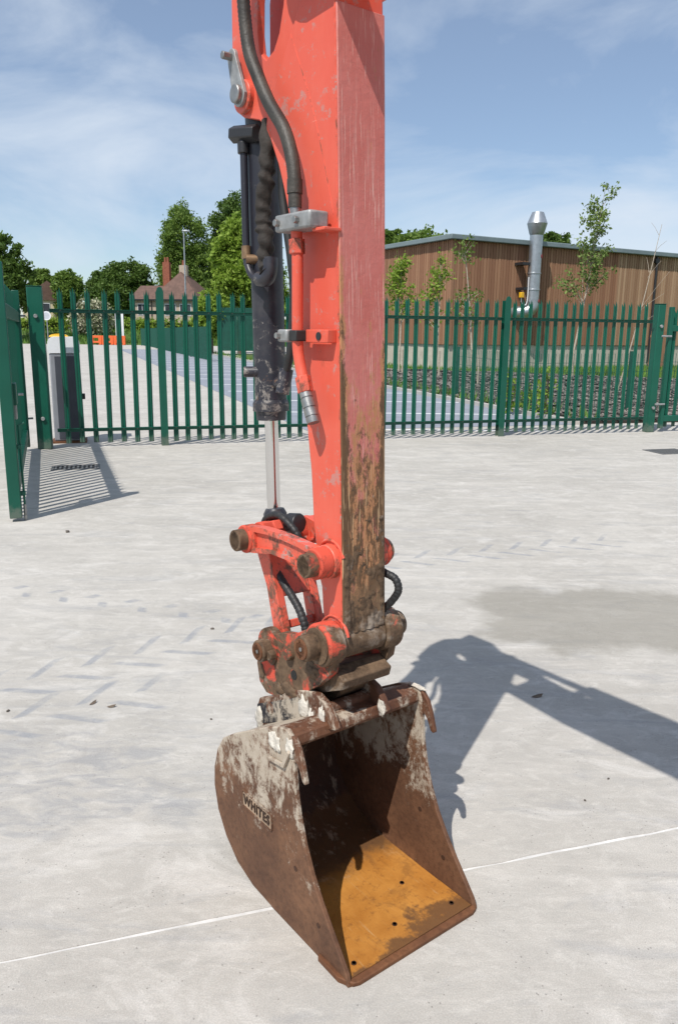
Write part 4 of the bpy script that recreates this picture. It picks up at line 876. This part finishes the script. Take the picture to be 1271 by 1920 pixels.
def rtree(x, y, h, rw, mat, label, name='broadleaf_tree', group=None, ls=.32, nc=260, npr=45, tall=1.0, z0=0):
    bl = [(0, 0, h-rw*.95*tall, rw*.72, rw*.7, rw*.9*tall), (-rw*.45, .2, h-rw*1.5*tall, rw*.55, rw*.6, rw*.7), (rw*.48, -.3, h-rw*1.6*tall, rw*.52, rw*.6, rw*.75), (0, -.4*rw, h-rw*2.2*tall, rw*.85, rw*.7, rw*.8), (-rw*.5, .3, h*.42, rw*.5, rw*.5, rw*.6), (rw*.45, 0, h*.40, rw*.55, rw*.5, rw*.6)]
    bl = [b for b in bl if b[2]-b[5] > .3 or True]
    return tree(name, (x, y, z0), h, bl, nc, npr, ls*.9, mat, label, group, spread=rw*.11, trunk=max(.12, h*.018))
rtree(-24.53, 128, 20.72, 4.38, 'leaf_mid', 'tall loose poplar-like tree with airy crown behind the lamp column', ls=.28, nc=800, tall=1.35)
rtree(-18.41, 136, 23.16, 3.96, 'leaf_dark', 'tall dark green tree between the airy tree and the arm', ls=.30, nc=750, tall=1.4)
rtree(-7.90, 62, 10.12, 1.91, 'leaf_lime', 'bright light green bushy tree behind the mesh fence by the arm', ls=.20, nc=520, npr=50, tall=1.15)
rtree(-11.82, 120, 15.55, 3.70, 'leaf_lime', 'bright green tree rising directly behind the cylinder', ls=.28, nc=650, tall=1.2)
rtree(-35.87, 135, 13.01, 4.39, 'leaf_dark', 'wide dark tree rising behind the house to its side', ls=.32, nc=520, tall=.6)
rtree(-41.43, 140, 11.45, 2.87, 'leaf_dark', 'rounded dark tree beside the wide dark tree', ls=.32, nc=340, tall=.7)
rtree(-50.58, 150, 12.37, 2.67, 'leaf_mid', 'small round green tree above the white blossom bush', ls=.34, nc=300, tall=.7)
rtree(-59.18, 160, 13.43, 2.30, 'leaf_mid', 'small round distant tree above the cream house', ls=.34, nc=260, tall=.7)
rtree(-39.34, 95, 12.01, 2.76, 'leaf_dark', 'large dark tree standing beyond the open gate leaf', ls=.35, nc=300, tall=1.0)
rtree(8.16, 85, 12.29, 3.20, 'leaf_mid', 'wide green tree showing above the timber building roof', ls=.3, nc=300, tall=.6)
rtree(23.24, 90, 12.65, 1.54, 'leaf_dark', 'small dark treetop showing above the roof beside the flue', ls=.3, nc=160, tall=.6)
rtree(5.31, 88, 12.80, 1.20, 'leaf_mid', 'treetop peeking beside the arm above the timber building', ls=.3, nc=140)
rtree(-9.39, 58, 4.49, 1.19, 'leaf_lime', 'low yellow green shrub tree behind the mesh fence', ls=.16, nc=260, tall=.8)
BB = Vector((-30.72, 100.00, 2.89))
bb = empty('blossom_bush', (BB.x, 100, 1.2), 0, 'white flowering hawthorn bush in front of the hedge', 'bush')
leaves(crown_pts([(0, 0, 2.0, 2.2, 1.2, 2.2), (-1.6, 0, 1.4, 1.4, 1, 1.6)], 200), 35, (.3, .3, .3), .22, M['blossom'], 'foliage', bb)
# grass bank and hedge beyond the car park
bk = MB(); nx = 60
for i in range(nx+1):
    x = -75+i*1.6
    for (y, z) in ((94, -.05), (97, .35), (101, 1.1), (105, 1.6), (140, 2.0), (300, 2.2)): bk.v.append((x, y+random.uniform(-.3, .3), z+random.uniform(-.06, .06)*(y > 95)))
for i in range(nx):
    for j in range(5): bk.f.append((i*6+j, (i+1)*6+j, (i+1)*6+j+1, i*6+j+1))
tag(bk.build('grass_bank', M['grass']), kind='structure')
blades('bank_grass', [(random.uniform(-50, 5), y, .0+max(0, (y-94)*.14)) for y in [random.uniform(93.5, 104) for _ in range(9000)]], .55, 'long rough grass on the bank past the car park')
hd = empty('hedge', (-26, 105, 1.4), 0, 'clipped green hedge along the bank before the houses', 'hedge')
leaves([(random.uniform(-24, 26), random.uniform(-.6, .6), random.uniform(0, 1.5)) for _ in range(900)], 22, (.35, .25, .25), .22, M['leaf_lime'], 'foliage', hd)
MB().box(-24, 26, -.35, .35, -.3, 1.2).build('stems', M['soil'], hd, smooth=False)

# saplings in the bed with stakes
def sapling(base, top, nleaf, lsize, mat, label, crown_from=.45, wd=.5, bare=False):
    base = Vector(base); top = Vector(top); v = top-base
    r_ = empty('sapling', base, 0, label, 'sapling', None)
    b = MB(); b.tube(smoothpath([(0, 0, 0), tuple(v*.5+Vector((.05, 0, 0))), tuple(v)], 5), np.linspace(.045 if not bare else .022, .006, 11).tolist(), 8); pts = []
    for k in range(26 if not bare else 7):
        f = random.uniform(crown_from, .97); o = v*f; a = random.uniform(0, 6.28); ln = wd*(1.15-f)*random.uniform(.6, 1.4)+.12
        e = o+Vector((math.cos(a)*ln, math.sin(a)*ln*.8, ln*random.uniform(.6, 1.5)))
        b.tube([tuple(o), tuple((o+e)/2+Vector((0, 0, .03))), tuple(e)], [.012 if not bare else .006, .008 if not bare else .004, .003], 5)
        for q in (.45, .65, .8, 1.0): pts.append(tuple(o+(e-o)*q))
    b.build('trunk', M['bark_pale'], r_)
    if not bare:
        for k in range(14): pts.append(tuple(v*random.uniform(crown_from+.1, 1.02)))
        leaves(pts, nleaf, (.10, .10, .11), lsize, M[mat], 'crown', r_)
    st = MB().cyl((.14, -.1, -.02), (.13, -.1, .95), .035, n=8).build('stake', M['bark_pale'], r_)
    return r_
sapling((2.40, 32.82, .04), (2.38, 32.82, 4.50), 9, .085, 'leaf_lime', 'leafy lime green sapling standing closest to the arm', crown_from=.35, wd=.75)
sapling((3.64, 30.60, .04), (3.69, 30.60, 4.48), 6, .08, 'leaf_lime', 'thin lime green sapling between two others before the cladding', crown_from=.35, wd=.65)
sapling((4.23, 25.26, .04), (3.75, 25.26, 4.42), 4, .06, 'leaf_mid', 'sparse tall slender sapling before the building corner', crown_from=.35, wd=.45)
sapling((8.79, 30.60, .04), (9.64, 30.60, 6.97), 15, .075, 'leaf_pale', 'tallest pale leaved sapling rising above the building roof', crown_from=.38, wd=1.0)
sapling((8.03, 22.85, .04), (8.84, 22.85, 4.66), 0, .05, 'leaf_pale', 'bare twiggy sapling leaning in the bed near the slim gate post', bare=True, crown_from=.3, wd=.7)
def plant(x, y, h, label):
    r_ = empty('weed_clump', (x, y, .04), 0, label, 'plant')
    leaves([(random.uniform(-.12, .12), random.uniform(-.1, .1), random.uniform(.05, h)) for _ in range(24)], 8, (.06, .06, .08), .05, M['leaf_lime'], 'foliage', r_)
    b = MB()
    for k in range(6): b.tube([(random.uniform(-.1, .1), random.uniform(-.08, .08), -.02), (random.uniform(-.14, .14), random.uniform(-.1, .1), h*.9)], .006, 5)
    b.build('stem', M['bark'], r_)
for x, y, h, l in ((3.55, 16.3, .75, 'green weeds growing at the kerb before the mesh fence corner post'), (4.05, 15.6, .85, 'tall leafy weeds clinging round the mesh fence corner post'), (4.0, 16.9, .5, 'low weeds in the slate bed behind the corner post')): plant(x, y, h, l)
# green mesh fence
def mesh_fence(pts, h, label, step=.10):
    r_ = empty('mesh_fence', (pts[0][0], pts[0][1], 0), 0, label, 'fence'); o = Vector(pts[0]); wires = MB()
    for i, p in enumerate(pts):
        q = Vector(p)-o; MB().box(q.x-.035, q.x+.035, q.y-.035, q.y+.035, 0, h+.05).build('post', M['green_dk'], r_, smooth=False)
        if i:
            a = Vector(pts[i-1])-o; d = q-a; L_ = d.length; n = int(L_/step)
            for k in range(n):
                c = a+d*(k/n); wires.box(c.x-.004, c.x+.004, c.y-.004, c.y+.004, .05, h)
            z = .06
            while z <= h:
                wires.add([(a.x, a.y, z-.004), (q.x, q.y, z-.004), (q.x, q.y, z+.004), (a.x, a.y, z+.004)], [(0, 1, 2, 3)]); z += .2
    w = wires.build('wire_mesh', M['green_dk'], r_, smooth=False); w['kind'] = 'stuff'
mesh_fence([(3.05, 20.66), (3.95, 16.0), (6.32, 17.31), (9.2, 18.9), (13, 21)], 1.25, 'low green wire mesh fence around the slate planting bed')
mesh_fence([(-22.5, 90), (-20.2, 84), (-17.6, 76), (-15.2, 68.5), (-12.5, 60), (-9.8, 52), (-7.2, 44)], 1.9, 'green wire mesh fence along the far side of the car park', .06)
GS = empty('green_screen', (-8.6, 57, 0), R(10), 'solid green screen panel behind the young trees near the arm', 'screen')
for k in range(3): MB().box(k*1.25, k*1.25+1.2, -.03, .03, .3, 3.3).build('panel', M['green_dk'], GS, smooth=False)
for k in range(4): MB().box(k*1.25-.04, k*1.25+.0, -.06, .06, 0, 3.4).build('post', M['green_dk'], GS, smooth=False)

# ------------------------------------------------------------------ far things
LPp = Vector((-11.95, 62.00, 2.48))
lc = empty('lamp_column', (LPp.x, 62, 0), 0, 'tall thin grey lamp column standing before the house', 'lamp column')
MB().tube([(0, 0, 0), (0, 0, 1.2), (0, 0, 1.22), (0, 0, 9.05)], [.10, .10, .075, .05], 12).build('column', M['galv'], lc)
MB().box(-.12, .45, -.12, .12, 8.97, 8.97+.09).build('lantern', M['galv'], lc, bevel=.02)
# house with hipped tile roof
HS = empty('house', (-25.00, 114, 1.8), R(-8), 'cream rendered house with hipped brown tile roof and two chimneys', 'house')
zE = 6.11-1.8; zR = 10.01-1.8
MB().box(-4.6, 4.9, 0, 8.5, -.2, zE).build('wall', M['render_wall'], HS, smooth=False)
rf = MB().add([(-2.0, -.5, zE-.1), (5.4, -.5, zE-.1), (5.4, 9, zE-.1), (-2.0, 9, zE-.1), (1.2, 3.6, zR), (1.5, 5.2, zR)], [(0, 1, 4), (1, 2, 5, 4), (2, 3, 5), (3, 0, 4, 5)]).build('roof', M['tiles'], HS, smooth=False)
MB().add([(-5.1, -.4, zE-.1), (0, -.4, zE-.1), (0, 4.2, zE+2.0), (-5.1, 4.2, zE+2.0), (-5.1, 9, zE-.1), (0, 9, zE-.1)], [(0, 1, 2, 3), (3, 2, 5, 4), (0, 3, 4)]).build('roof', M['tiles'], HS, smooth=False)
MB().box(-5.15, 5.45, -.56, -.44, zE-.28, zE-.08).build('fascia', M['black'], HS, smooth=False)
c1 = MB().box(-1.3, -.3, 3.2, 4.0, zE+.5, 11.33-1.8).build('chimney', M['brick'], rf, smooth=False)
c2 = MB().box(.9, 2.0, 4.0, 4.9, zE+1.0, 10.98-1.8).build('chimney', M['render_wall'], rf, smooth=False)
for cx_, cy_, cz_ in ((-1.0, 3.6, 11.33-1.8), (-.6, 3.6, 11.33-1.8), (1.4, 4.4, 10.98-1.8)):
    MB().tube([(cx_, cy_, cz_), (cx_, cy_, cz_+.7)], [.18, .14], 10).build('chimney_pot', M['brick'], rf)
for x0, x1 in ((.1, 1.6), (2.3, 3.8), (-3.9, -2.7)):
    wf = MB().box(x0-.08, x1+.08, -.06, -.002, zE-2.3, zE-.7).build('window', M['white'], HS, smooth=False)
    MB().box(x0, (x0+x1)/2-.04, -.09, -.062, zE-2.2, zE-.8).build('pane', M['glass'], wf, smooth=False)
    MB().box((x0+x1)/2+.04, x1, -.09, -.062, zE-2.2, zE-.8).build('pane', M['glass'], wf, smooth=False)
MB().tube([(-1.9, -.12, zE-.2), (-1.9, -.12, 0)], .07, 8).build('downpipe', M['black'], HS)
H2 = empty('house', (-55.07, 150, 1.8), R(20), 'small cream gabled house far behind the gate post', 'house')
zE2 = 7.10-1.8
MB().box(-4, 5, 0, 8, -.2, zE2).build('wall', M['cream'] if 'cream' in M else simple('cream_render', (.62, .52, .36), .9, var=.06), H2, smooth=False)
MB().prism([(-4.4, zE2-.1), (5.4, zE2-.1), (.5, zE2+3.4)], -.3, 8.3).build('roof', M['tiles'], H2, smooth=False)
wf = MB().box(-1.2, .8, -.08, -.002, zE2-2.2, zE2-.6).build('window', M['white'], H2, smooth=False)
MB().box(-1.1, .7, -.11, -.082, zE2-2.1, zE2-.7).build('pane', M['glass'], wf, smooth=False)
# orange plastic barriers, white board, round sign
for k in range(3):
    p = Vector((-28.52+k*1.37, 93, 0))
    r_ = empty('plastic_barrier', (p.x, 93, 0), R(4), 'orange plastic traffic barrier standing in a row at the far edge of the car park', 'barrier', 'orange barriers past the car park')
    hh = 1.05; ww = 1.32
    MB().prism([(-ww/2, .05), (-ww/2, hh), (ww/2, hh), (ww/2, .05), (ww*.32, .05), (ww*.25, .2), (-ww*.25, .2), (-ww*.32, .05)], -.2, .2, [(-.28, .42), (.28, .42), (.28, .78), (-.28, .78)]).build('body', M['orange_plastic'], r_, bevel=.03)
    for s in (-1, 1): MB().box(s*.45-.14, s*.45+.14, -.3, .3, 0, .08).build('foot', M['orange_plastic'], r_, bevel=.02)
p = Vector((-26.26, 95.00, 0.64))
wb = empty('white_board', (p.x, 95, .3), R(3), 'tall blank white board sign standing beside the orange barriers', 'sign')
MB().box(-.48, .48, -.04, .04, .2, 3.35).build('panel', M['white'], wb, bevel=.01)
for s in (-1, 1): MB().box(s*.40-.04, s*.40+.04, .041, .1, -.4, 3.2).build('leg', M['galv'], wb)
p = Vector((-22.00, 60.00, 2.64))
sg = empty('road_sign', (p.x, 60, 0), R(5), 'small round white road sign on a grey pole behind the cabinet', 'sign')
MB().cyl((0, .0, 0), (0, .0, p.z+.3), .035, n=10).build('pole', M['galv'], sg)
d_ = MB().cyl((0, -.05, p.z), (0, -.07, p.z), .33, n=28).build('disc', M['white'], sg)
MB().tube([(0, -.0705, p.z), (0, -.072, p.z)], .25, 28).build('disc_face', M['cab_light'], d_)
